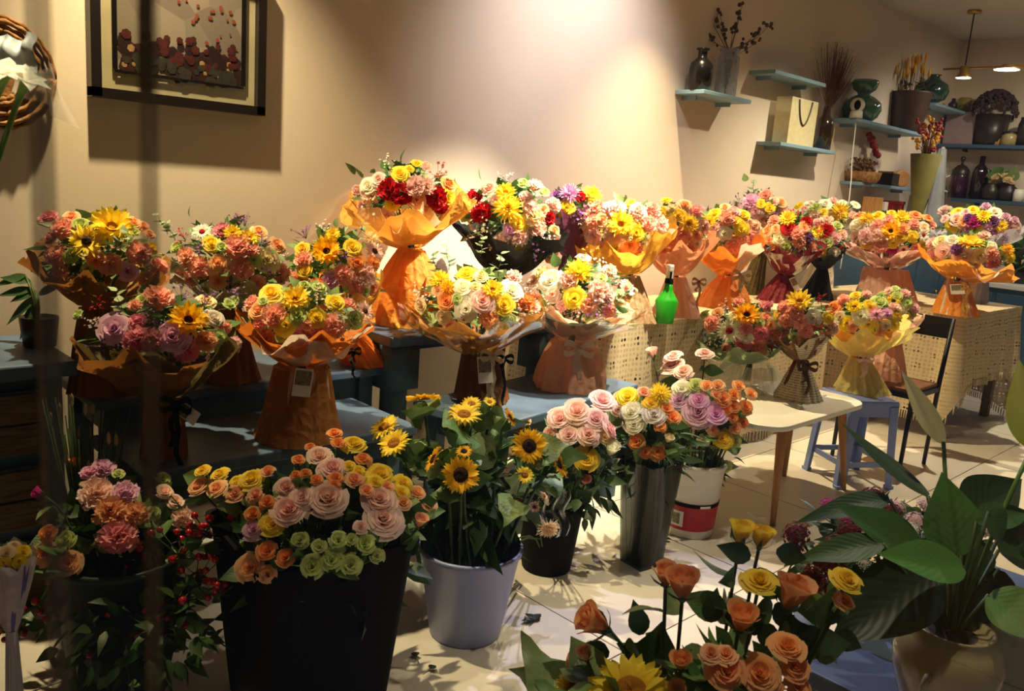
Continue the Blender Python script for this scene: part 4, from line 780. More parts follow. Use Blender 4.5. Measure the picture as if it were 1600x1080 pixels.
# tall glass vase
p = foot_pt(1001, 880); vs_ = vessel('glass_vase', 'tall square smoky glass vase full of green stems', [(.075, 0), (.078, .01), (.112, .40), (.114, .402)], p, GLASSDARK, 'vase', 4, .006, R_(38))
D5 = dep(p)
cut_flowers('''r Or 994 690 15;r Or 1009 706 12;r Or 1029 706 15;R wh 986 641 19;R wh 1022 645 20;R wh 990 662 16;R cr 967 637 13;r Or 1032 666 12;r Or 1052 651 14;r Or 1042 637 12;R ye 980 617 18;M ye 1032 615 21;R ye 1017 628 14;r pe 1006 612 12;r pe 968 619 13;B cr 1044 687 9''', (1010, 665, 72, 75), D5, p, 'in the tall glass vase', 'roses in the tall glass vase', .04, 105, 2, rimz=.38, rimr=.07)
greens('dark rose leaves above the tall glass vase', atD(1010, 705, D5), .16, .16, 200, 14)
gst = MB(); r = random.Random(3)
for i in range(46):
    x, y = r.uniform(-.045, .045), r.uniform(-.045, .045); gst.tube([(x, y, .012), (x*1.5+r.uniform(-.02, .02), y*1.5+r.uniform(-.02, .02), .40)], .0035, 5)
tag(mk('stems_in_water', gst, STEM, None, p), 'bundle of green stems inside the tall glass vase', 'stems', kind='stuff')
# white paint bucket
p = foot_pt(1074, 828); wb = vessel('paint_bucket', 'white plastic bucket with a red label and pale roses', [(.098, 0), (.1, .006), (.118, .29), (.126, .291), (.126, .306), (.119, .308)], p, WHITEP, 'bucket')
g = MB(); g.lathe([(.1035, .035), (.1105, .135)], 40); mk('label_band', g, REDL, wb)
g = MB(); g.lathe([(.1108, .135), (.1118, .150)], 40); mk('label_stripe', g, BLACKP, wb)
tcx = math.atan2((CAM-p).y, (CAM-p).x)
def patch(a0, a1, z0, z1, m, nm, r0=.1045, k=.07):
    g = MB(); g.grid(lambda u, v: ((r0+k*(z0+(z1-z0)*v-.035)+.0012)*math.cos(a0+(a1-a0)*u), (r0+k*(z0+(z1-z0)*v-.035)+.0012)*math.sin(a0+(a1-a0)*u), z0+(z1-z0)*v), 8, 2); return mk(nm, g, m, wb)
patch(tcx-.75, tcx-.2, .05, .115, WHITE, 'label_panel'); patch(tcx-.62, tcx-.33, .06, .105, CARDPIC, 'label_picture', .1055); patch(tcx+.35, tcx+.75, .137, .147, WHITE, 'label_text', .106)
D6 = dep(p)
cut_flowers('''R lv 1061 622 17;R lv 1091 642 24;R lv 1120 645 20;R cr 1075 653 13;R lv 1092 623 15;r Or 1130 622 14;r Or 1147 616 12;r pe 1155 602 12;r pe 1174 614 12;r Or 1166 635 13;r Or 1147 635 12;r Or 1145 652 11;r Or 1162 660 11;r pe 1122 602 12;r pe 1105 602 12;r pe 1119 616 10;r pe 1150 670 10;r Or 1137 640 10;R gr 1087 601 13;R wh 1065 605 15;R ye 1130 685 16;R gr 1149 687 11;R gr 1134 732 13 d;R wh 1099 687 10;r pe 1115 672 10;
B pk 1020 553 11;R pk 1050 568 20;R pk 1051 554 15;R pk 1067 578 15;R pk 1101 550 15''', (1100, 650, 82, 92), D6, p, 'in the white bucket', 'roses in the white bucket', .05, 106, 2, rimz=.30, rimr=.09)
greens('dark rose leaves above the white bucket', atD(1090, 690, D6+.02), .17, .19, 230, 15)
# teal pail and pink lisianthus at the left, behind the glass overlap
p = onz(190, 1075, 0); p.z = 0; tp = vessel('pail', 'dark teal pail at the lower left behind the glass', [(.11, 0), (.113, .006), (.15, .36), (.156, .362), (.156, .38), (.15, .381)], p, mat('dark_teal_plastic', (34, 48, 50), .5, 0, .2, 5, 0, .3))
D2 = dep(p)
cut_flowers('''C pk 150 767 26;C pe 172 795 24;C lv 195 767 20;C dp 185 835 28;C lv 160 730 18;C lv 140 737 14;B Or 117 725 10;B mg 62 772 11 w;C pk 287 807 17;L pk 257 767 14;L pk 275 782 14;C pe 212 800 20;L gr 185 739 9;L gr 255 745 11;r Or 74 832 16;R pe 67 865 20;R pe 105 880 20;R ye 32 880 12;R cr 10 865 14;L gr 102 842 14;L gr 240 800 11''', (175, 830, 140, 110), D2, p, 'in the teal pail', 'cut flowers in the teal pail', .06, 107, 2, rimz=.37, rimr=.11)
greens('dark leaves in the teal pail', atD(180, 850, D2+.02), .19, .16, 260, 16)
def berry_stem(label, F, tip, n, seed, spread=.05):
    r = random.Random(seed); root = thing('hypericum_stem', label, 'berries', F, 'red berry stems at the lower left'); q = tip-F
    g = MB(); g.tube([(0, 0, 0), q*.55+Vector((0, 0, .06)), q], .003, 5); me = MB(); me.ball((0, 0, 0), 1, 8, 6); bm_ = BERRYM
    for i in range(n):
        o = Vector((r.gauss(0, spread), r.gauss(0, spread), r.gauss(0, spread*.8))); g.tube([q-Vector((0, 0, .03)), q+o], .0015, 4)
        link('berry', bm_, root, q+o, None, r.uniform(.0075, .0105))
    mk('stem', g, STEM, root)
    for i in range(3): link('leaf', rng.choice(LEAF1), root, q*.9, rot_to((r.gauss(0, 1), r.gauss(0, 1), .3)), .05, leafcol())
me_ = MB(); me_.ball((0, 0, 0), 1, 10, 7); BERRYM = me_.mesh('berry', BERRY)
Fb = p+Vector((.02, -.02, .02))
for i, (x, y, lab) in enumerate([(328, 823, 'uppermost, touching the lavender pink rose'), (285, 855, 'under the pale carnation at the right'), (345, 912, 'beside the peach rose on the black bin'), (305, 895, 'between the pail and the black bin'), (215, 855, 'behind the glass, right of the dusty pink carnation'), (160, 925, 'low in the pail behind the glass'), (262, 965, 'lowest, over the floor gap'), (72, 945, 'left of the glass edge'), (18, 970, 'at the very left edge'), (205, 990, 'lowest behind the glass')]):
    berry_stem('red hypericum berry stem '+lab, Fb, atD(x, y, D2-.12), 11, 50+i, .032)
greens('dark leaves of the berry stems hanging over the teal pail', atD(215, 960, D2-.1), .23, .13, 420, 17, .055)
# small wrapped bunch at the far left edge
bouquet('small bunch in white and violet paper at the lower left edge', (14, 870, 34, 22), 1.75, None, (18, 985), 'R ye 32 878 11;R cr 10 862 13;R ye 5 880 10', 'R cr,R ye', 4, [dict(col=(214, 206, 214), k=1.1, ruff=.12), dict(col=(128, 116, 190), k=1.0, arc=(-10, 70), ruff=.12)], [dict(col=(200, 196, 210), rb=18)], seed=31, ztab=0, group=None)
# upright dark green spikes behind the pail
sp = thing('grass_pot', 'dark pot of upright green spikes with pale tips left of the lavender rose bouquet', 'plant', (onz(135, 735, ZB).x, onz(135, 735, ZB).y, 0)); g = MB(); g.lathe([(.001, 0), (.05, 0), (.06, .08), (.055, .08), (.05, .07), (.001, .07)], 20); mk('pot', g, DARKC, sp)
for i in range(34):
    r = random.Random(i); a = r.uniform(0, 6.28); q = r.uniform(0, .05); x, y = q*math.cos(a), q*math.sin(a); H = r.uniform(.46, .68)
    g = MB(); g.tube([(x, y, .06), (x*1.3, y*1.3, .06+H*.6), (x*2.4, y*2.4, .06+H)], [.003, .003, .0015], 4); mk('stalk', g, STEM, sp)
    if i % 3 == 0: g = MB(); g.lathe([(.0005, -.015), (.006, -.004), (.005, .012), (.0005, .022)], 6, (x*2.4, y*2.4, .06+H)); mk('spike_tip', g, CREAM, sp)

# foreground bunch: orange and yellow roses with a sunflower
D7 = 1.32; c7 = atD(1090, 1260, 1.28); p = Vector((c7.x, c7.y, 0)); hb7 = c7.z
vessel('flower_bucket', 'dark bucket of orange roses just below the frame', [(.09, 0), (.093, .006), (.125, hb7), (.13, hb7+.002), (.125, hb7+.004)], p, BLACKP)
cut_flowers('''B os 932 975 30 w;B os 1040 902 22;B os 1067 918 30;R os 893 1027 20 w;B pe 915 1024 14;B os 1158 970 28;B ye 1158 835 22;B ye 1189 842 21;R ye 1188 904 28 u;B os 1238 932 33;R os 1232 1007 28 u;R os 1136 1047 30;R os 1189 1050 31;R os 1244 1042 24;R os 1250 1072 22;B os 1064 1037 18;R pe 1112 1019 18 u;R os 1058 1075 14;R os 1211 1080 18;
S ye 985 1078 66 u;S ye 897 1075 34 u;R ye 1326 903 25;R os 1322 937 17;R pe 1135 1020 20 u''', (1090, 1030, 190, 160), D7, p, 'in the foreground', 'roses and sunflowers in the foreground', .05, 108, 4, leafk=.95, rimz=hb7, rimr=.08)
fg = thing('round_leaf_stem', 'large round dark green leaf beside the foreground sunflower', 'leaf', p+Vector((0, 0, .02)))
q0 = atD(1015, 1068, D7-.02)-p; g = MB(); g.tube([(0, 0, 0), (0, 0, hb7), q0-Vector((0, 0, .02))], .004, 6); mk('stem', g, STEM, fg)
g = MB(); leaf_into(g, q0, UP+RT*.25, -FW, .078, .040, .12, .1, 6, 10, .55, 0, .05); mk('leaf', g, LEAF, fg, color=(*lin((60, 90, 52)), 1))
for i, (x, y, dx, dy) in enumerate([(1000, 1010, -.2, 1), (1010, 1050, -.9, .5), (1105, 990, .3, 1), (1130, 990, 1, .4), (1190, 990, .3, -1), (1210, 960, .5, -1), (1170, 890, -1, .4), (1215, 1000, 1, .2), (1180, 1010, -.4, 1), (1280, 990, .6, .6), (1300, 1010, .9, -.4), (950, 1040, -1, .2), (1210, 880, .9, -.2), (1255, 985, .2, -1)]):
    g = MB(); q = atD(x, y, D7+.02)-p; leaf_into(g, q, RT*dx+UP*dy, -FW+Vector((0, 0, .3)), .055, .018, .2, .2, 3, 6); mk('leaf', g, LEAF, fg, color=(*lin((46, 66, 40)), 1))
greens('dark rose leaves among the foreground roses', atD(1120, 1130, D7), .13, .09, 140, 18, .05)

# dark red sweet williams behind the peace lily
ds = Vector((atD(1400, 1000, 1.95).x, atD(1400, 1000, 1.95).y, 0)); h8 = .42
vessel('flower_bucket', 'bucket of dark red sweet williams behind the peace lily', [(.09, 0), (.093, .006), (.12, h8), (.125, h8+.002), (.12, h8+.004)], ds, BLACKP)
cut_flowers('''w dk 1245 835 22;w dk 1290 875 26;w dk 1310 855 22;w dk 1270 905 22;w mg 1295 790 14;w dk 1365 775 18;w dk 1330 830 20;w pk 1400 793 14;w pk 1430 815 17;w wh 1425 830 15;w dk 1350 850 24;w pk 1445 790 13;w mg 1325 812 14;w dk 1390 800 18;w dk 1300 920 20;w pk 1540 830 16;w wh 1350 880 10;w dk 1240 860 16''', (1380, 860, 150, 90), 1.9, ds, 'behind the peace lily', 'sweet williams behind the peace lily', .05, 109, 3, leafk=.8, rimz=h8, rimr=.09)
greens('narrow green leaves of the sweet williams', atD(1370, 870, 1.92), .19, .12, 420, 19, .055, .6, None, .7)

# peace lily in a cream pot
pp = onz(1466, 1105, .5); pl = thing('peace_lily', 'peace lily with broad dark leaves in a cream glazed pot', 'plant', pp); Dl = dep(pp)
kk = Dl/FPX; pot = MB(); hp = .155
prof = [(.001, 0), (.055, 0), (.07, .02), (.086, .07), (.088, .10), (.078, .135), (.062, .15), (.066, hp), (.060, hp), (.056, .145), (.001, .14)]
pot.lathe(prof, 36); pt_ = mk('pot', pot, CREAM, pl)
so = MB(); so.lathe([(.057, .142), (.001, .147)], 24); mk('soil', so, SOIL, pl)
hd = MB(); tq = (CAM-pp); ta = math.atan2(tq.y, tq.x)-.25; hd.tube([(.088*math.cos(ta)*(1+.22*math.sin(t)), .088*math.sin(ta)*(1+.22*math.sin(t)), .075+.022*math.cos(t)) for t in [i*PI/8 for i in range(9)]], .006, 8); mk('handle', hd, CREAM, pt_)
def big_leaf(tipx, tipy, bx, by, wpx, dD0=0, dD1=0, col=(52, 84, 46), face=None, fold=.18, droop=.18, stalk=True):
    B0 = atD(bx, by, Dl+dD0); T0 = atD(tipx, tipy, Dl+dD1); d = T0-B0; L = d.length; f = face or (Vector((0, 0, 1))*.7-FW*.6)
    g = MB(); leaf_into(g, (0, 0, 0), d, f, L, wpx*kk*.62, fold, droop, 6, 14, .7, 0, .015)
    link('leaf', g.mesh('leaf', LEAF), pl, B0-pp, None, 1, (*lin(col), 1))
    if stalk: g = MB(); c = Vector((0, 0, hp-.02)); q = B0-pp; g.tube([c+Vector((q.x, q.y, 0))*.12, c+Vector((q.x*.5, q.y*.5, (q.z-hp)*.6)), q], .0035, 6); mk('leaf_stalk', g, STEM, pl)
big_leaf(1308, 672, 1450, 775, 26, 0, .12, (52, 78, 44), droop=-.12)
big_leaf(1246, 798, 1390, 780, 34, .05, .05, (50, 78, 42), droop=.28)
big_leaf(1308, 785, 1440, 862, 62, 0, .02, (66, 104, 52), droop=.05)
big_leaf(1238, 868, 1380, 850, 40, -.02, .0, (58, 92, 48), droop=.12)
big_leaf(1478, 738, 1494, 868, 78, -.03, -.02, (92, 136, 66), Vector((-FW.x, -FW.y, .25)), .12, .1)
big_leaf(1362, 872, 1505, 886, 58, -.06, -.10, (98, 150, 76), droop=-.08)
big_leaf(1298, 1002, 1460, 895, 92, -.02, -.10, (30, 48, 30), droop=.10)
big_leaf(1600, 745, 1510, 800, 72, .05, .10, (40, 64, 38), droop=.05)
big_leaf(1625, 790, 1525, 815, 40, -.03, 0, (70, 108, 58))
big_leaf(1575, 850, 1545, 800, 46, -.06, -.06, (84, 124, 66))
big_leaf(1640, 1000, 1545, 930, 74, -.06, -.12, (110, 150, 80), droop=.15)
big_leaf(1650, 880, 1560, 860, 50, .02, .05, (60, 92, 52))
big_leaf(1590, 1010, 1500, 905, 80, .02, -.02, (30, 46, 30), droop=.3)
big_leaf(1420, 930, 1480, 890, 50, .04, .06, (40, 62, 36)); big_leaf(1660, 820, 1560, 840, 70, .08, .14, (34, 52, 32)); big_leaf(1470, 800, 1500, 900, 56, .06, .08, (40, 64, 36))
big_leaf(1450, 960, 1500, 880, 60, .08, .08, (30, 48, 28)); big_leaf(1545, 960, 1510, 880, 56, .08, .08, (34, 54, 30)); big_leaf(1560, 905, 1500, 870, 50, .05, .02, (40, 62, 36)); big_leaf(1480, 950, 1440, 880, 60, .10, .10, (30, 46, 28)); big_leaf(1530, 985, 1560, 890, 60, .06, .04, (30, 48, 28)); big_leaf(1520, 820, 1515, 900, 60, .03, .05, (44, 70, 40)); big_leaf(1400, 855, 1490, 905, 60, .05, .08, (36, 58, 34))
def spathe(pts, tip, bas, wpx, col):
    g = MB(); c = Vector((0, 0, hp-.02)); P = [c]+[atD(x, y, Dl)-pp for x, y in pts]; g.tube(P, .0038, 8); st_ = mk('flower_stalk', g, mat('spathe_stalk', (96, 136, 60), .45), pl)
    B0 = atD(bas[0], bas[1], Dl); T0 = atD(tip[0], tip[1], Dl); d = T0-B0; g = MB(); leaf_into(g, (0, 0, 0), d, -FW-RT*.5, d.length, wpx*kk*.6, .55, .05, 6, 12, .75)
    link('spathe', g.mesh('spathe', PETAL), pl, B0-pp, None, 1, (*lin(col), 1))
spathe([(1482, 850), (1478, 760), (1474, 690)], (1408, 578), (1474, 692), 27, (236, 236, 196))
spathe([(1545, 850), (1580, 770), (1612, 700)], (1592, 560), (1612, 700), 50, (222, 232, 150))
# smoky glass vase at the right edge
gp = onz(1575, 1095, .5); vessel('glass_jar', 'smoky glass jar at the lower right beside the cream pot', [(.045, 0), (.05, .006), (.05, .14), (.052, .142)], gp, GLASSDARK, 'jar', 28, .003)

# ------------------------------------------------------------------ wall: picture, wreath, lily
fx0, fx1, fz0, fz1 = .95, 1.56, 1.52, 2.02; fr = thing('picture_frame', 'black framed floral print with a cream mat on the left wall', 'picture', (1.255, YW-.045, 1.52)); wf, hf = fx1-fx0, fz1-fz0
for c, d in (((0, 0, .0125), (wf, .045, .032)), ((0, 0, hf-.0125), (wf, .045, .032)), ((-wf/2+.016, 0, hf/2), (.032, .045, hf)), ((wf/2-.016, 0, hf/2), (.032, .045, hf))):
    g = MB(); g.box((c[0], .02, c[2]), d); mk('frame_bar', g, FRAMEB, fr, smooth=False)
g = MB(); g.box((0, .03, hf/2), (wf-.04, .01, hf-.04)); mk('mat_board', g, mat('mat_cream', (214, 200, 168), .7), fr, smooth=False)
g = MB(); g.box((0, .022, hf/2+.01), (wf-.16, .006, hf-.17)); pr2 = mk('print', g, photo_mat('print_ground', [(150, 138, 128), (166, 150, 140), (140, 126, 120)], 9), fr, smooth=False)
g = MB(); q = .008
for c, d in (((0, 0, .088), (wf-.16, .004, q)), ((0, 0, hf-.068), (wf-.16, .004, q)), ((-wf/2+.08, 0, hf/2+.01), (q*2, .004, hf-.17)), ((wf/2-.08, 0, hf/2+.01), (q*2, .004, hf-.17))): g.box((c[0], .017, c[2]), d)
mk('inner_border', g, FRAMEB, fr, smooth=False)
r = random.Random(4); cols = [((66, 36, 33), 60, .10, .17, .03), ((50, 28, 28), 40, .10, .20, .022), ((178, 140, 100), 16, .10, .17, .011), ((150, 76, 60), 22, .20, .36, .007), ((62, 58, 48), 40, .09, .14, .018), ((88, 36, 34), 30, .14, .23, .017)]
for ci, (c, n, z0, z1, s) in enumerate(cols):
    g = MB()
    for i in range(n):
        x, z = r.uniform(-.20, .20), r.uniform(z0, z1); sz = s*r.uniform(.6, 1.2); m_ = 13
        if ci == 3: x = r.uniform(-.02, .2)
        vs = [(x, .0175-.0004*ci, z)]+[(x+sz*(1 if j % 2 else .86)*math.cos(2*PI*j/m_), .0178-.0004*ci, z+sz*(1 if j % 2 else .86)*math.sin(2*PI*j/m_)) for j in range(m_)]
        g.add(vs, [(0, 1+(j+1) % m_, 1+j) for j in range(m_)])
    mk('printed_flowers', g, mat('print_ink_%d' % ci, c, .5, 0, .3, 60), pr2, smooth=False)
g = MB(); g.box((0, .010, hf/2), (wf-.05, .003, hf-.05)); mk('glazing', g, clear('picture_glass', (.97, .97, .95), .35, .03), fr, smooth=False)
wc = ony(-8, 112, YW-.03); wr = thing('wicker_wreath', 'round woven wicker tray hanging at the top left edge', 'basket', wc)
for i in range(7):
    R0 = .165-.014*i; g = MB(); pts = [(R0*math.cos(2*PI*j/64), -.012*(i % 2)+.004*math.sin(j*2.1+i), R0*math.sin(2*PI*j/64)) for j in range(65)]; g.tube(pts, [.0075+.002*math.sin(j*1.9) for j in range(65)], 6); mk('woven_ring', g, WICK, wr)
g = MB(); g.lathe([(.001, 0), (.075, .0)], 24); o = mk('woven_base', g, WICK, wr); o.rotation_euler = (PI/2, 0, 0)
# white lilies by the window
lD = 1.0; lf0 = atD(-190, 330, lD); lf = Vector((lf0.x, lf0.y, 0))
vz = vessel('floor_vase', 'tall white floor vase left of the frame', [(.06, 0), (.07, .01), (.085, .5), (.05, .98), (.055, 1.0)], lf, WHITEP, 'vase')
def lily(label, px, py, rpx, d, seed):
    P = atD(px, py, lD); s = rpx*lD/FPX; root = thing('lily', label, 'flower', lf+Vector((0, 0, .02)), 'white lilies by the window'); q = P-root.location
    g = MB()
    for i in range(6):
        a = i*PI/3+seed; dd = Vector((math.cos(a), math.sin(a), .75 if i % 2 else .55)); leaf_into(g, (0, 0, 0), dd, (0, 0, 1), 1.0, .34, .25, .35, 4, 7, .8)
    link('bloom', g.mesh('lily_bloom', PETAL), root, q, rot_to(d, seed), s, (*lin((250, 246, 226)), .1))
    g = MB(); g.tube([(0, 0, 0), (0, 0, .95), q-UP*.10-RT*.035, q-UP*.03-RT*.012, q], [.004, .004, .0035, .0035, .006], 7); mk('stem', g, mat('lily_stem', (110, 140, 60), .5), root)
lily('white lily at the left edge, higher bloom', 8, 118, 44, UP+RT*.2-FW*.7, .3); lily('white lily at the left edge, right hand bloom', 40, 128, 36, RT*.6+UP*.7-FW*.4, 1.1)
tl = MB(); P0 = atD(45, 150, lD+.03)
tl.grid(lambda u, v: tuple(RT*((-.4+u)*.055+.03*v*u+.004*math.sin(17*u))+UP*(.035-.075*v*(.35+.65*u)+.004*math.sin(9*u+4*v))+FW*(.008*math.sin(11*u+3*v))), 22, 12)
tag(mk('tulle_wrap', tl, TULLE, None, P0), 'sheer white tulle hanging under the lilies at the left edge', 'fabric')
bb = MB(); P1 = atD(22, 86, lD+.06)
bb.grid(lambda u, v: tuple(RT*((u-.5)*.05)+UP*((v-.5)*.052+.004*math.sin(9*u))+FW*(.006*math.sin(13*u)+.006*math.sin(8*v))), 16, 10)
tag(mk('tissue_sheet', bb, sheer('white_tissue', (226, 232, 222), .8), None, P1), 'crumpled white tissue behind the lilies at the left edge', 'paper')
# dark leafy plant behind the leftmost bouquet
pb = onz(70, 545, dz); lp = thing('potted_plant', 'plant with long pointed leaves on the dresser behind the leftmost bouquet', 'plant', (pb.x, pb.y+.05, dz))
g = MB(); g.lathe([(.001, 0), (.045, 0), (.055, .09), (.05, .09), (.045, .08), (.001, .08)], 20); mk('pot', g, DARKC, lp); Dq_ = dep(Vector(lp.location))
for (tx, ty, bx_, by_) in ((8, 505, 58, 462), (28, 528, 58, 470), (-5, 460, 50, 452), (0, 432, 48, 440), (15, 470, 55, 455), (45, 520, 60, 475), (-10, 445, 40, 430), (100, 440, 60, 460)):
    B0, T0 = atD(bx_, by_, Dq_), atD(tx, ty, Dq_-.02); g = MB(); leaf_into(g, B0-lp.location, T0-B0, -FW+Vector((0, 0, .5)), (T0-B0).length*1.05, .016, .15, .1, 3, 8); mk('leaf', g, LEAF, lp, color=(*lin((54, 84, 46)), 1))
    g = MB(); g.tube([(0, 0, .07), (B0-lp.location)*.6+Vector((0, 0, .04)), B0-lp.location], .003, 5); mk('stem', g, STEM, lp)

# ------------------------------------------------------------------ shelves
def shelf(label, x0, x1, z, y0=2.85, th=.024):
    r = thing('wall_shelf', label, 'shelf', ((x0+x1)/2, YW, z-th)); g = MB(); g.box((0, (y0-YW)/2, th/2), (x1-x0, YW-y0, th)); mk('board', g, SHELFB, r, smooth=False, bevel=.003)
    for s in (-.35, .35): g = MB(); g.box((s*(x1-x0), -.05, -.012), (.014, .1, .024)); mk('bracket', g, SHELFB, r, smooth=False)
shelf('small pale blue wall shelf with the dark bottle and glass jar', 4.16, 4.67, 1.935)
shelf('empty pale blue shelf above the gift bag', 4.92, 5.60, 2.15, 2.86)
shelf('pale blue shelf carrying the gift bag and brown bottle', 5.12, 5.90, 1.725, 2.87)
shelf('long pale blue shelf with the green gourd vase and camera', 6.09, 7.35, 1.975, 2.83)
shelf('lower blue shelf with the dried flower basket', 6.41, 7.55, 1.535, 2.9)
shelf('high blue shelf with the dark green flask near the corner', 7.55, 8.42, 2.25, 2.86)
def bshelf(label, y0, y1, z, d=.24):
    r = thing('wall_shelf', label, 'shelf', (XB, (y0+y1)/2, z-.03)); g = MB(); g.box((-d/2, 0, .015), (d, y1-y0, .03)); mk('board', g, NAVY, r, smooth=False, bevel=.003)
    for s in (-.4, .4): g = MB(); g.box((-.05, s*(y1-y0), -.012), (.1, .014, .024)); mk('bracket', g, NAVY, r, smooth=False)
zb1 = onx(1540, 226, XB-.24).z; zb2 = onx(1550, 313, XB-.24).z
bshelf('upper blue shelf on the back wall with the hydrangea pot', 1.2, 3.04, zb1); bshelf('lower blue shelf on the back wall with bottles', 1.2, 2.84, zb2)
def lathe_thing(name, label, cat, p, prof, m, group=None, n=28, part='body'):
    r = thing(name, label, cat, p, group); g = MB(); g.lathe([(.0005, prof[0][1])]+prof, n); mk(part, g, m, r); return r
def wallitem(px, py, Y): p = ony(px, py, Y); return p, dep(p)/FPX
def S(prof, k): return [(r*k, z*k) for r, z in prof]
p, k = wallitem(1092, 139, 2.93); p.z = 1.936
lathe_thing('bottle', 'dark amber apothecary bottle on the small shelf', 'bottle', p, S([(18, 0), (18, 32), (17, 40), (10, 47), (7, 50), (7, 60), (10, 61), (10, 63), (6, 63)], k), mat('amber_dark_glass', (22, 18, 16), .25, 0, .1, 5, 0, .4))
p, k = wallitem(1132, 150, 2.93); p.z = 1.936
jr = lathe_thing('glass_jar', 'clear glass jar with dried cotton branches on the small shelf', 'jar', p, S([(16, 0), (17, 2), (17, 58), (14, 63), (15, 66), (16, 70), (15, 71)], k), sheer('jar_glass', (150, 162, 180), .5, .12))
BRL = ['leftmost of the high tips', 'second of the high tips', 'topmost tip', 'tall tip leaning right', 'just under the tall right tip', 'farthest tip to the right', 'second farthest tip to the right', 'low right tip', 'farthest tip to the left', 'low left tip', 'lowest tip, drooping right of the jar', 'middle tip above the jar mouth, right', 'middle tip above the jar mouth, left', 'tip between the middle and the far right']
for i, (x, y) in enumerate([(1103, 8), (1117, 12), (1122, 5), (1160, 8), (1155, 20), (1205, 40), (1198, 42), (1186, 66), (1090, 45), (1108, 55), (1165, 80), (1146, 45), (1128, 40), (1180, 55)]):
    r = random.Random(i); T0 = atD(x, y, k*FPX)-p; br_ = thing('dried_branch', 'dried dark branch in the glass jar, '+BRL[i], 'branch', p+Vector((0, 0, .01)), 'dried branches in the glass jar')
    g = MB(); mid_ = Vector((T0.x*.15, T0.y*.15, 70*k)); g.tube([(0, 0, 0), mid_, T0*.6+mid_*.3, T0], [.003, .0028, .002, .0012], 5); mk('twig', g, DRIED, br_)
    for j in range(5): t = r.uniform(.45, 1.0); c = mid_.lerp(T0, t)+Vector((r.gauss(0, .014), r.gauss(0, .014), r.gauss(0, .014))) if j else T0; g = MB(); g.ball(c, r.uniform(.008, .014), 7, 5); mk('seed_pod', g, BROWNC, br_)
# gift bag
p, k = wallitem(1238, 226, 2.95); p.z = 1.726; gb = thing('gift_bag', 'translucent cream gift bag with a dark handle and a yellow candle inside', 'bag', p)
bw, bh = .36, .30
for c, d, nm in (((0, -.055, bh/2), (bw, .002, bh), 'front_panel'), ((0, .055, bh/2), (bw, .002, bh), 'back_panel'), ((-bw/2, 0, bh/2), (.002, .11, bh), 'side_panel'), ((bw/2, 0, bh/2), (.002, .11, bh), 'side_panel'), ((0, 0, .002), (bw, .11, .003), 'bag_bottom')):
    g = MB(); g.box(c, d); mk(nm, g, sheer('bag_film', (232, 220, 176), .55, .3) if 'bag_film' not in MATS else MATS['bag_film'], gb, smooth=False)
g = MB(); g.tube([(-.09+.18*t, -.06, bh-.01-.16*math.sin(PI*t)**.7) for t in [i/14 for i in range(15)]], .006, 7); mk('handle', g, BROWNC, gb)
cp = p+Vector((.02, 0, .004)); cn = lathe_thing('candle', 'yellow jar candle inside the gift bag', 'candle', cp, [(.05, 0), (.052, .005), (.052, .095), (.001, .095)], YEL)
p, k = wallitem(1284, 230, 2.95); p.z = 1.726
bbt = lathe_thing('bottle', 'brown bottle with a paper label holding dried grass', 'bottle', p, S([(13, 0), (13, 38), (11, 46), (6, 52), (5, 66), (4, 66)], k), mat('brown_bottle', (40, 24, 14), .15, 0, .1, 5, 0, .6, .5))
g = MB(); g.box((8*k, -12.8*k, 22*k), (10*k, .002, 26*k), .4); mk('paper_label', g, KRAFT, bbt, smooth=False)
g = MB(); r = random.Random(9)
for i in range(420):
    a = r.uniform(0, 6.28); q = abs(r.gauss(0, 1)); fa = r.gauss(.12, .36); hh_ = r.uniform(35, 98); T0 = Vector((hh_*k*math.sin(fa)*1.1, 7*k*min(q, 1.6)*math.sin(a)-4*k, (62+hh_*math.cos(fa))*k)); g.tube([(0, 0, 58*k), T0*.6+Vector((0, 0, 20*k)), T0, T0+Vector((r.gauss(0, .012), r.gauss(0, .012), .012))], .0009, 3, False)
tag(mk('dried_grass', g, DRIED, None, p), 'feathery brown dried grass in the brown bottle', 'dried grass', kind='stuff')
# green gourd vase, camera, cable
p, k = wallitem(1344, 186, 2.94); p.z = 1.976
lathe_thing('gourd_vase', 'green glass vase shaped like two stacked bulbs', 'vase', p, S([(16, 0), (24, 6), (29, 18), (27, 28), (18, 36), (9, 40), (10, 43), (17, 48), (20, 58), (19, 62), (18, 62), (15, 50), (8, 42)], k), mat('green_glass_solid', (70, 118, 92), .1, 0, .15, 5, 0, .6, .7))
p, k = wallitem(1337, 184, 2.865); p.z = 1.976; sc = thing('security_camera', 'white indoor security camera in front of the green vase', 'camera', p)
g = MB(); g.lathe([(.0005, 0), (10*k, 0), (9*k, 10*k), (6*k, 13*k)], 20); mk('base', g, WHITEP, sc); g = MB(); g.ball((0, 0, 20*k), 11*k, 18, 12); mk('head', g, WHITEP, sc)
g = MB(); v_ = (CAM-p).normalized(); q = rot_to(v_, 0); gl = MB(); gl.lathe([(.0005, .003), (4.5*k, .002), (5*k, 0)], 16, (0, 0, 0), 0, 1, 1.5); link('lens', gl.mesh('lens', BLACKP), sc, Vector((0, 0, 20*k))+v_*10.6*k, q)
g = MB(); pts = [atD(x, y, k*FPX) for x, y in ((1338, 186), (1335, 215), (1331, 250), (1330, 280), (1327, 310), (1320, 345), (1316, 400), (1313, 420))]; g.tube([q_-p for q_ in pts], .004, 6); tag(mk('power_cable', g, WHITEP, None, p), 'thin white power cable hanging from the security camera', 'cable')
p, k = wallitem(1416, 200, 2.94); p.z = 1.976
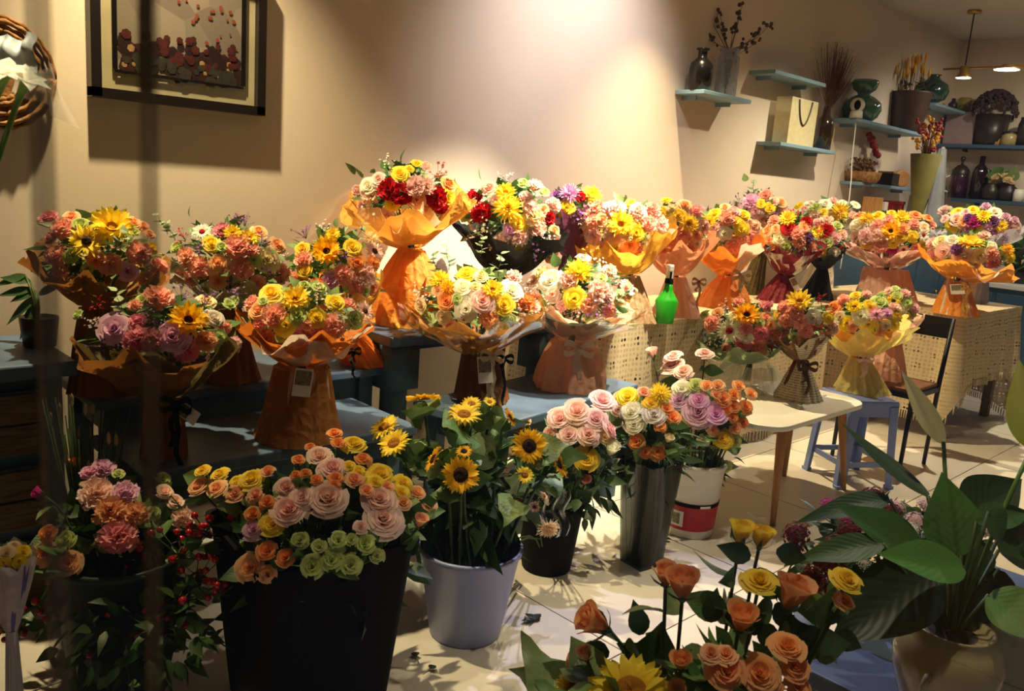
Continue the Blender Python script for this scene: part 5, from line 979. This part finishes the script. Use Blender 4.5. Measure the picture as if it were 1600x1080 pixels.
pt2 = lathe_thing('plant_pot', 'dark brown tall pot with yellow dried wheat', 'pot', p, S([(20, 0), (22, 4), (30, 58), (31, 60), (28, 60), (26, 52), (.5, 50)], k), BROWNC)
for i in range(26):
    r = random.Random(i+70); x, y = r.gauss(0, 7)*k, r.gauss(0, 7)*k; T0 = Vector((x*2, y*1.5, (85+r.uniform(0, 25))*k)); ws = thing('dried_wheat', 'yellow dried wheat ear in the dark brown pot', 'dried flower', p+Vector((x, y, 52*k)), 'yellow wheat in the brown pot'); T0 -= Vector((x, y, 52*k))
    g = MB(); g.tube([(0, 0, 0), T0*.5, T0], .0018, 4); mk('stalk', g, DRIED, ws); g = MB(); g.lathe([(.0005, -.03), (.010, -.01), (.011, .02), (.0005, .055)], 6, T0); mk('ear', g, YEL if i else YEL, ws)
greens('dark dried foliage around the rim of the brown pot', p+Vector((0, 0, 62*k)), 32*k, 14*k, 90, 33, .05)
p, k = wallitem(1455, 150, 2.94); p.z = 2.251
lathe_thing('flask', 'dark green round flask on the high corner shelf', 'vase', p, S([(8, 0), (20, 6), (25, 18), (22, 28), (10, 36), (8, 40), (11, 43), (8, 43)], k), mat('dark_green_glass', (34, 58, 50), .12, 0, .15, 5, 0, .6, .6))
p, k = wallitem(1489, 164, 2.94); p.z = 2.251; lathe_thing('bottle', 'small dark bottle on the high corner shelf', 'bottle', p, S([(7, 0), (7, 10), (3, 14), (3, 18), (2, 18)], k), DARKC)
p, k = wallitem(1507, 168, 2.94); p.z = 2.251; lathe_thing('candle', 'olive yellow pillar candle on the high corner shelf', 'candle', p, S([(9, 0), (9, 24), (.5, 24)], k), mat('olive_wax', (150, 140, 70), .5))
# things on the lower left-wall shelf
p, k = wallitem(1345, 283, 2.96); p.z = 1.536; bs = lathe_thing('basket', 'brown basket of dried flowers on the lower shelf', 'basket', p, S([(22, 0), (26, 4), (29, 16), (27, 16), (22, 6), (.5, 5)], k), WICK)
g = MB(); r = random.Random(2)
for i in range(160):
    a = r.uniform(0, 6.28); q = r.uniform(.2, 1); T0 = Vector((q*30*k*math.cos(a), q*18*k*math.sin(a), r.uniform(14, 36)*k)); g.tube([(T0.x*.3, T0.y*.3, 6*k), T0], .002, 3); g.ball(T0, r.uniform(.006, .012), 5, 4)
tag(mk('dried_flowers', g, DRIED, None, p), 'brown dried flower heads heaped in the shelf basket', 'dried flowers', kind='stuff')
p, k = wallitem(1387, 288, 2.96); p.z = 1.536; bo = thing('box', 'dark box between the basket and the round amber plate', 'box', p); g = MB(); g.box((0, 0, .05), (.14, .12, .10)); mk('box_body', g, DARKC, bo, smooth=False, bevel=.004); g = MB(); g.box((0, 0, .105), (.145, .125, .014)); mk('lid', g, OLV if False else KRAFT, bo, smooth=False)
p, k = wallitem(1406, 290, 2.95); p.z = 1.536; pl_ = thing('round_box', 'round amber wooden box standing on its edge on the lower shelf', 'box', p); g = MB(); g.lathe([(.0005, -.02), (.068, -.02), (.07, -.018), (.07, .02), (.058, .022), (.0005, .016)], 28); o = mk('round_body', g, WOOD, pl_, (0, 0, .07)); o.rotation_euler = (PI/2, 0, R_(-30))
# boards and boxes under the lower shelf, standing on the right lace table's wall side cabinet
cbx = thing('sideboard', 'low dark blue sideboard along the wall behind the right lace table', 'cabinet', (7.2, 2.8, 0)); g = MB(); g.box((0, 0, .55), (1.6, .44, 1.10)); mk('cabinet_body', g, NAVY, cbx, smooth=False, bevel=.005); g = MB(); g.box((0, 0, 1.115), (1.64, .48, .03)); mk('worktop', g, WHITET, cbx, smooth=False)
for i in range(3): g = MB(); g.box((-.53+.53*i, -.226, .56), (.50, .016, .98)); dd_ = mk('door', g, NAVY, cbx, smooth=False, bevel=.004); g = MB(); g.ball((-.33+.53*i, -.245, .7), .014); mk('knob', g, GOLD, dd_)
SBZ = 1.13
for i, (x, w_, h_, m, lab) in enumerate(((6.62, .05, .30, WOOD, 'thin wooden board leaning under the lower shelf'), (6.72, .06, .27, WHITET, 'white board leaning under the lower shelf'), (6.95, .22, .26, RED, 'dark red gift box under the lower shelf'))):
    o = thing('box' if i == 2 else 'board', lab, 'box' if i == 2 else 'board', (x, 2.86, SBZ)); g = MB(); g.box((0, 0, h_/2), (w_, .14, h_)); mk('box_body' if i == 2 else 'panel', g, m, o, smooth=False, bevel=.003)
    if i == 2: g = MB(); g.box((0, 0, h_+.012), (w_+.01, .15, .024)); mk('lid', g, RED, o, smooth=False); g = MB(); g.box((0, -.0712, h_/2), (.02, .003, h_)); mk('band', g, GOLD, o, smooth=False)
# pale grey tote, kraft bag with dried flowers, grey cone
pz = ony(1432, 330, 2.72); tb_ = thing('tote_bag', 'pale grey tote bag with dark string handle near the back corner', 'bag', (pz.x, 2.72, SBZ)); g = MB()
def tb(u, v): t = 2*PI*u; c, s = math.cos(t), math.sin(t); return (.13*(abs(c)**.4)*(1 if c > 0 else -1)*(1-.06*v), .05*(abs(s)**.4)*(1 if s > 0 else -1)*(1-.2*v), .34*v)
g.grid(tb, 28, 6, None, 0, True); mk('bag_body', g, mat('grey_canvas', (172, 180, 190), .7), tb_)
g = MB(); g.tube([(-.07+.14*t, -.05, .32-.10*math.sin(PI*t)) for t in [i/10 for i in range(11)]], .004, 6); mk('handle', g, BLACKM, tb_)
pk_ = ony(1440, 288, 2.62); kb = thing('flower_cone', 'olive kraft paper cone with red and yellow dried flowers', 'dried bouquet', (pk_.x, 2.62, SBZ)); zt = ony(1440, 240, 2.62).z-SBZ
g = MB(); g.lathe([(.001, .0), (.04, .0), (.05, .25), (.115, zt), (.11, zt), (.045, .25)], 24); mk('paper_cone', g, mat('olive_kraft', (132, 122, 62), .8, 0, .15), kb)
r = random.Random(6)
for i in range(26):
    a = r.uniform(0, 6.28); q = r.uniform(.2, 1); left = i % 3 == 0; T0 = Vector((q*.16*math.cos(a)+(-.10 if left else .04), q*.10*math.sin(a), zt+r.uniform(.02, .26))); g = MB(); g.tube([(T0.x*.3, T0.y*.3, zt-.1), T0*.5+Vector((0, 0, zt*.5)), T0], .003, 4)
    g2 = MB()
    for j in range(5): g2.ball(T0+Vector((r.gauss(0, .015), r.gauss(0, .015), r.gauss(0, .02))), .013, 6, 4)
    s_ = mk('dried_stem', g, DRIED, kb); mk('dried_bloom', g2, YEL if left else RED, s_)
pg = ony(1462, 300, 2.9); gc = thing('folded_parasol', 'pale grey cone of folded fabric standing in the back corner', 'fabric', (pg.x, 2.9, SBZ)); g = MB(); zt2 = ony(1470, 232, 2.9).z-SBZ
g.grid(lambda u, v: ((.17-.13*v)*(1+.08*math.sin(12*PI*u))*math.cos(2*PI*u), (.10-.07*v)*(1+.08*math.sin(12*PI*u))*math.sin(2*PI*u), zt2*v), 48, 6, None, 0, True); mk('folded_cloth', g, mat('pale_grey_cloth', (178, 182, 184), .8), gc); g = MB(); g.ball((0, 0, zt2), .02); mk('finial', g, WHITEP, gc)
rdf = ony(1362, 225, 3.0); rb = thing('dried_bunch', 'small dark red dried bunch hanging on the wall under the long shelf', 'dried flower', rdf); g = MB(); g.tube([(.12, -.01, -.1), (0, -.01, 0), (-.10, -.01, .07)], .006, 5); s_ = mk('stem', g, DRIED, rb); g = MB(); r = random.Random(5)
for j in range(14): t = j/13; g.ball((-.10+.18*t+r.gauss(0, .012), -.02, .07-.15*t+r.gauss(0, .008)), .026, 6, 4)
mk('dried_bloom', g, RED, rb)
# back wall shelf goods
def bitem(px, py, d=.13): p = onx(px, py, XB-d); return p, dep(p)/FPX
p, k = bitem(1498, 222); p.z = zb1+.001; o = thing('paper_bag', 'pale mauve paper bag at the left end of the upper back shelf', 'bag', p); g = MB(); g.box((0, 0, 25*k), (.10, 44*k, 50*k)); mk('bag_body', g, mat('mauve_paper', (150, 128, 130), .7), o, smooth=False, bevel=.01); g = MB(); g.tube([(-.05, (-10+20*t)*k, (50+10*math.sin(PI*t))*k) for t in [i/8 for i in range(9)]], .004, 5); mk('handle', g, DARKC, o)
p, k = bitem(1545, 224); p.z = zb1+.001; lathe_thing('plant_pot', 'dark pot with a dome of dried hydrangea on the upper back shelf', 'pot', p, S([(18, 0), (20, 3), (25, 46), (23, 46), (.5, 40)], k), DARKC)
g = MB(); r = random.Random(8)
for i in range(260): el = R_(r.uniform(-10, 90)); a = r.uniform(0, 6.28); g.ball((31*k*math.cos(el)*math.cos(a), 31*k*math.cos(el)*math.sin(a), 50*k+32*k*math.sin(el)), r.uniform(2, 4)*k, 5, 4)
tag(mk('dried_hydrangea', g, mat('hydrangea_brown', (62, 46, 52), .9, 0, .4, 30), None, p), 'dome of dark brown dried hydrangea in the back shelf pot', 'dried flowers', kind='stuff')
for px, h_, rr, m, lab in ((1557, 14, 8, KRAFT, 'small kraft box'), (1576, 18, 12, CREAM, 'squat cream jar with a dark lid'), (1596, 40, 9, DARKC, 'dark glass jug')):
    p, k = bitem(px, 226, .17); p.z = zb1+.001; o = lathe_thing('jar' if m is not KRAFT else 'box', lab+' on the upper back shelf', 'jar' if m is not KRAFT else 'box', p, S([(rr, 0), (rr, h_*.8), (rr*.7, h_), (.5, h_)], k), m, None, 24 if m is not KRAFT else 4); g = MB(); g.lathe([(.0005, (h_+3)*k), (rr*.75*k, (h_+3)*k), (rr*.75*k, h_*k)], 20); mk('lid', g, DARKC, o)
p, k = bitem(1468, 306); p.z = zb2+.001
lathe_thing('tin', 'small olive tin at the left end of the lower back shelf', 'tin', p+Vector((0, -.0, 0)), S([(8, 0), (8, 17), (7, 18), (.5, 18)], k), mat('olive_tin', (140, 140, 90), .5))
p, k = bitem(1494, 312); p.z = zb2+.001; cm = lathe_thing('coffee_press', 'dark coffee press with a purple glass body on the lower back shelf', 'coffee maker', p, S([(13, 0), (13, 34), (12, 36), (.5, 38)], k), mat('purple_dark_glass', (60, 24, 50), .15, 0, .2, 5, 0, .6, .5))
g = MB(); g.lathe([(.0005, 52*k), (6*k, 50*k), (13*k, 42*k), (13*k, 35*k)], 20); mk('lid', g, DARKC, cm); g = MB(); g.tube([(0, 0, 50*k), (0, 0, 58*k)], 2*k, 6); g.ball((0, 0, 60*k), 4*k, 8, 6); mk('plunger', g, DARKC, cm); g = MB(); g.tube([(-5*k, 12*k, 8*k), (-5*k, 22*k, 12*k), (-5*k, 22*k, 30*k), (-5*k, 12*k, 34*k)], 1.6*k, 6); mk('handle', g, WHITEP, cm)
p, k = bitem(1525, 309); p.z = zb2+.001; lathe_thing('wine_bottle', 'dark wine bottle with a yellow capsule on the lower back shelf', 'bottle', p, S([(11, 0), (11, 40), (9, 48), (4, 54), (4, 66), (3, 66)], k), mat('wine_glass_dark', (30, 12, 18), .12, 0, .1, 5, 0, .6, .6))
for px, lab, s in ((1546, 'left', 1), (1573, 'right', 2)):
    p, k = bitem(px, 311); p.z = zb2+.001; o = lathe_thing('flower_jar', f'dark jar with white flowers and leaves, {lab} of two on the lower back shelf', 'vase', p, S([(12, 0), (14, 4), (14, 18), (8, 24), (8, 26), (.5, 24)], k), DARKC)
    for i in range(5): link('bloom', CARN[i % 3], o, Vector((rng.gauss(0, 6)*k, rng.gauss(0, 6)*k, (32+rng.uniform(-4, 6))*k)), rot_to((rng.gauss(0, .5)-.5, rng.gauss(0, .5), .8)), 7*k, C['cr'])
    for i in range(7): link('leaf', LEAF1[i % 3], o, Vector((0, 0, 30*k)), rot_to((rng.gauss(0, .7), rng.gauss(0, .7), .7)), 26*k, leafcol())
p, k = bitem(1590, 316, .2); p.z = zb2+.001; lathe_thing('jar', 'white lidded jar at the right of the lower back shelf', 'jar', p, S([(8, 0), (8, 15), (7, 16), (7, 19), (.5, 19)], k), WHITEP)
# blue counter on the back wall
ctr_ = thing('counter', 'blue counter cabinet with a pale worktop at the right edge', 'cabinet', (XB-.33, 1.75, 0)); zt = onx(1585, 446, XB-.64).z
g = MB(); g.box((0, 0, (zt-.04)/2), (.60, 1.9, zt-.04)); mk('cabinet_body', g, NAVY, ctr_, smooth=False); g = MB(); g.box((0, 0, zt-.02), (.64, 1.94, .04)); mk('worktop', g, WHITET, ctr_, smooth=False, bevel=.004)
for i in range(4): g = MB(); g.box((-.306, -.70+.47*i, (zt-.04)/2), (.018, .44, zt-.12)); dd_ = mk('door', g, NAVY, ctr_, smooth=False, bevel=.004); g = MB(); g.ball((-.325, -.55+.47*i, zt-.2), .014); mk('knob', g, GOLD, dd_)
cp_ = onx(1597, 400, XB-.35); gp2 = thing('potted_plant', 'dark green potted plant on the counter at the right edge', 'plant', (XB-.35, cp_.y, zt)); g = MB(); g.lathe([(.001, 0), (.07, 0), (.09, .12), (.08, .12), (.001, .1)], 20); mk('pot', g, DARKC, gp2)
for i in range(22): r = random.Random(i); link('leaf', LEAF1[i % 3], gp2, (0, 0, .10+.01*i), rot_to((r.gauss(0, 1), r.gauss(0, 1), .6)), .17, leafcol())
# pendant lamp
lx = 7.2; l1, l2 = onx(1505, 122, lx), onx(1573, 109, lx); zc = ZC_; pd = thing('pendant_lamp', 'brass bar pendant lamp with round lit heads near the back', 'lamp', (lx, l1.y, ZC_))
g = MB(); g.lathe([(.0005, 0), (.05, 0), (.05, -.02), (.0005, -.025)], 20); mk('ceiling_rose', g, GOLD, pd)
barz = onx(1505, 107, lx).z-ZC_; g = MB(); g.tube([(0, 0, -.02), (0, 0, barz)], .005, 6); mk('cord', g, BLACKM, pd)
g = MB(); g.tube([(0, .16, barz), (0, -.9, barz)], .008, 8); mk('bar', g, GOLD, pd)
for dy, rr, zz in ((0, .055, l1.z-ZC_), (l2.y-l1.y, .088, l2.z-ZC_), (2*(l2.y-l1.y)-.05, .088, l2.z-ZC_)):
    g = MB(); g.lathe([(.0005, barz+.02), (.034, barz+.015), (.034, zz+.03), (rr, zz+.012), (rr, zz)], 24, (0, dy, 0)); hd_ = mk('lamp_head', g, GOLD, pd); g = MB(); g.lathe([(rr*.97, zz+.001), (.0005, zz-.004)], 24, (0, dy, 0)); mk('diffuser', g, LAMPON, hd_)
# green spray bottle
p = onz(1038, 506, ZL); k = dep(p)/FPX; p.z = ZL+.005; sb = thing('spray_bottle', 'green plastic spray bottle with a white nozzle on the crochet cloth', 'bottle', p)
g = MB(); g.lathe([(.0005, 0), (13*k, 0), (13.5*k, 2*k), (18*k, 34*k), (15*k, 39*k), (9*k, 48*k), (7*k, 54*k), (6*k, 62*k), (.5*k, 62*k)], 24); mk('body', g, GREENP, sb)
g = MB(); g.lathe([(6.5*k, 62*k), (6.5*k, 69*k), (4*k, 70*k)], 16); mk('collar', g, BLACKP, sb); g = MB(); g.box((0, 0, 80*k), (8*k, 9*k, 22*k)); g.box((-6*k, -6*k, 86*k), (10*k, 6*k, 8*k), .8); mk('spray_head', g, WHITEP, sb, smooth=False, bevel=.002); g = MB(); g.box((-8*k, -8*k, 74*k), (3*k, 3*k, 14*k), .5); mk('trigger', g, BLACKP, sb, smooth=False)
p = onz(982, 498, ZL); p.z = ZL+.005; o = thing('card', 'small white price card beside the green spray bottle', 'card', p+Vector((.02, -.06, 0))); g = MB(); g.box((0, 0, .03), (.05, .012, .06), -.7); mk('card_block', g, WHITE, o, smooth=False); g = MB(); g.box((0, 0, .004), (.06, .03, .008), -.7); mk('card_foot', g, WHITE, o, smooth=False)
# fallen leaves and bits on the floor
for i, (x, y, a, lab) in enumerate([(835, 970, .3, 'fallen dark rose leaf on the tiles right of the lavender bucket'), (650, 1028, 1.2, 'small dark leaf scrap on the tiles by the black bin'), (672, 1048, .2, 'tiny dark leaf scrap on the tiles below the lavender bucket'), (1048, 845, 2.2, 'dark leaf scrap beside the white bucket')]):
    p = onz(x, y, .006); fl = thing('fallen_leaf', lab, 'leaf', p)
    for j in range(3 if i == 0 else 1): g = MB(); leaf_into(g, (0, 0, .004), (math.cos(a+j*1.2), math.sin(a+j*1.2), .12), (0, 0, 1), .045 if i == 0 else .025, .013, .3, .15, 2, 5); mk('leaflet', g, LEAF, fl, color=(*lin((36, 48, 30)), 1))
    g = MB(); g.tube([(0, 0, .003), (-.03*math.cos(a), -.03*math.sin(a), .002)], .0012, 4); mk('leaf_stalk', g, STEM, fl)
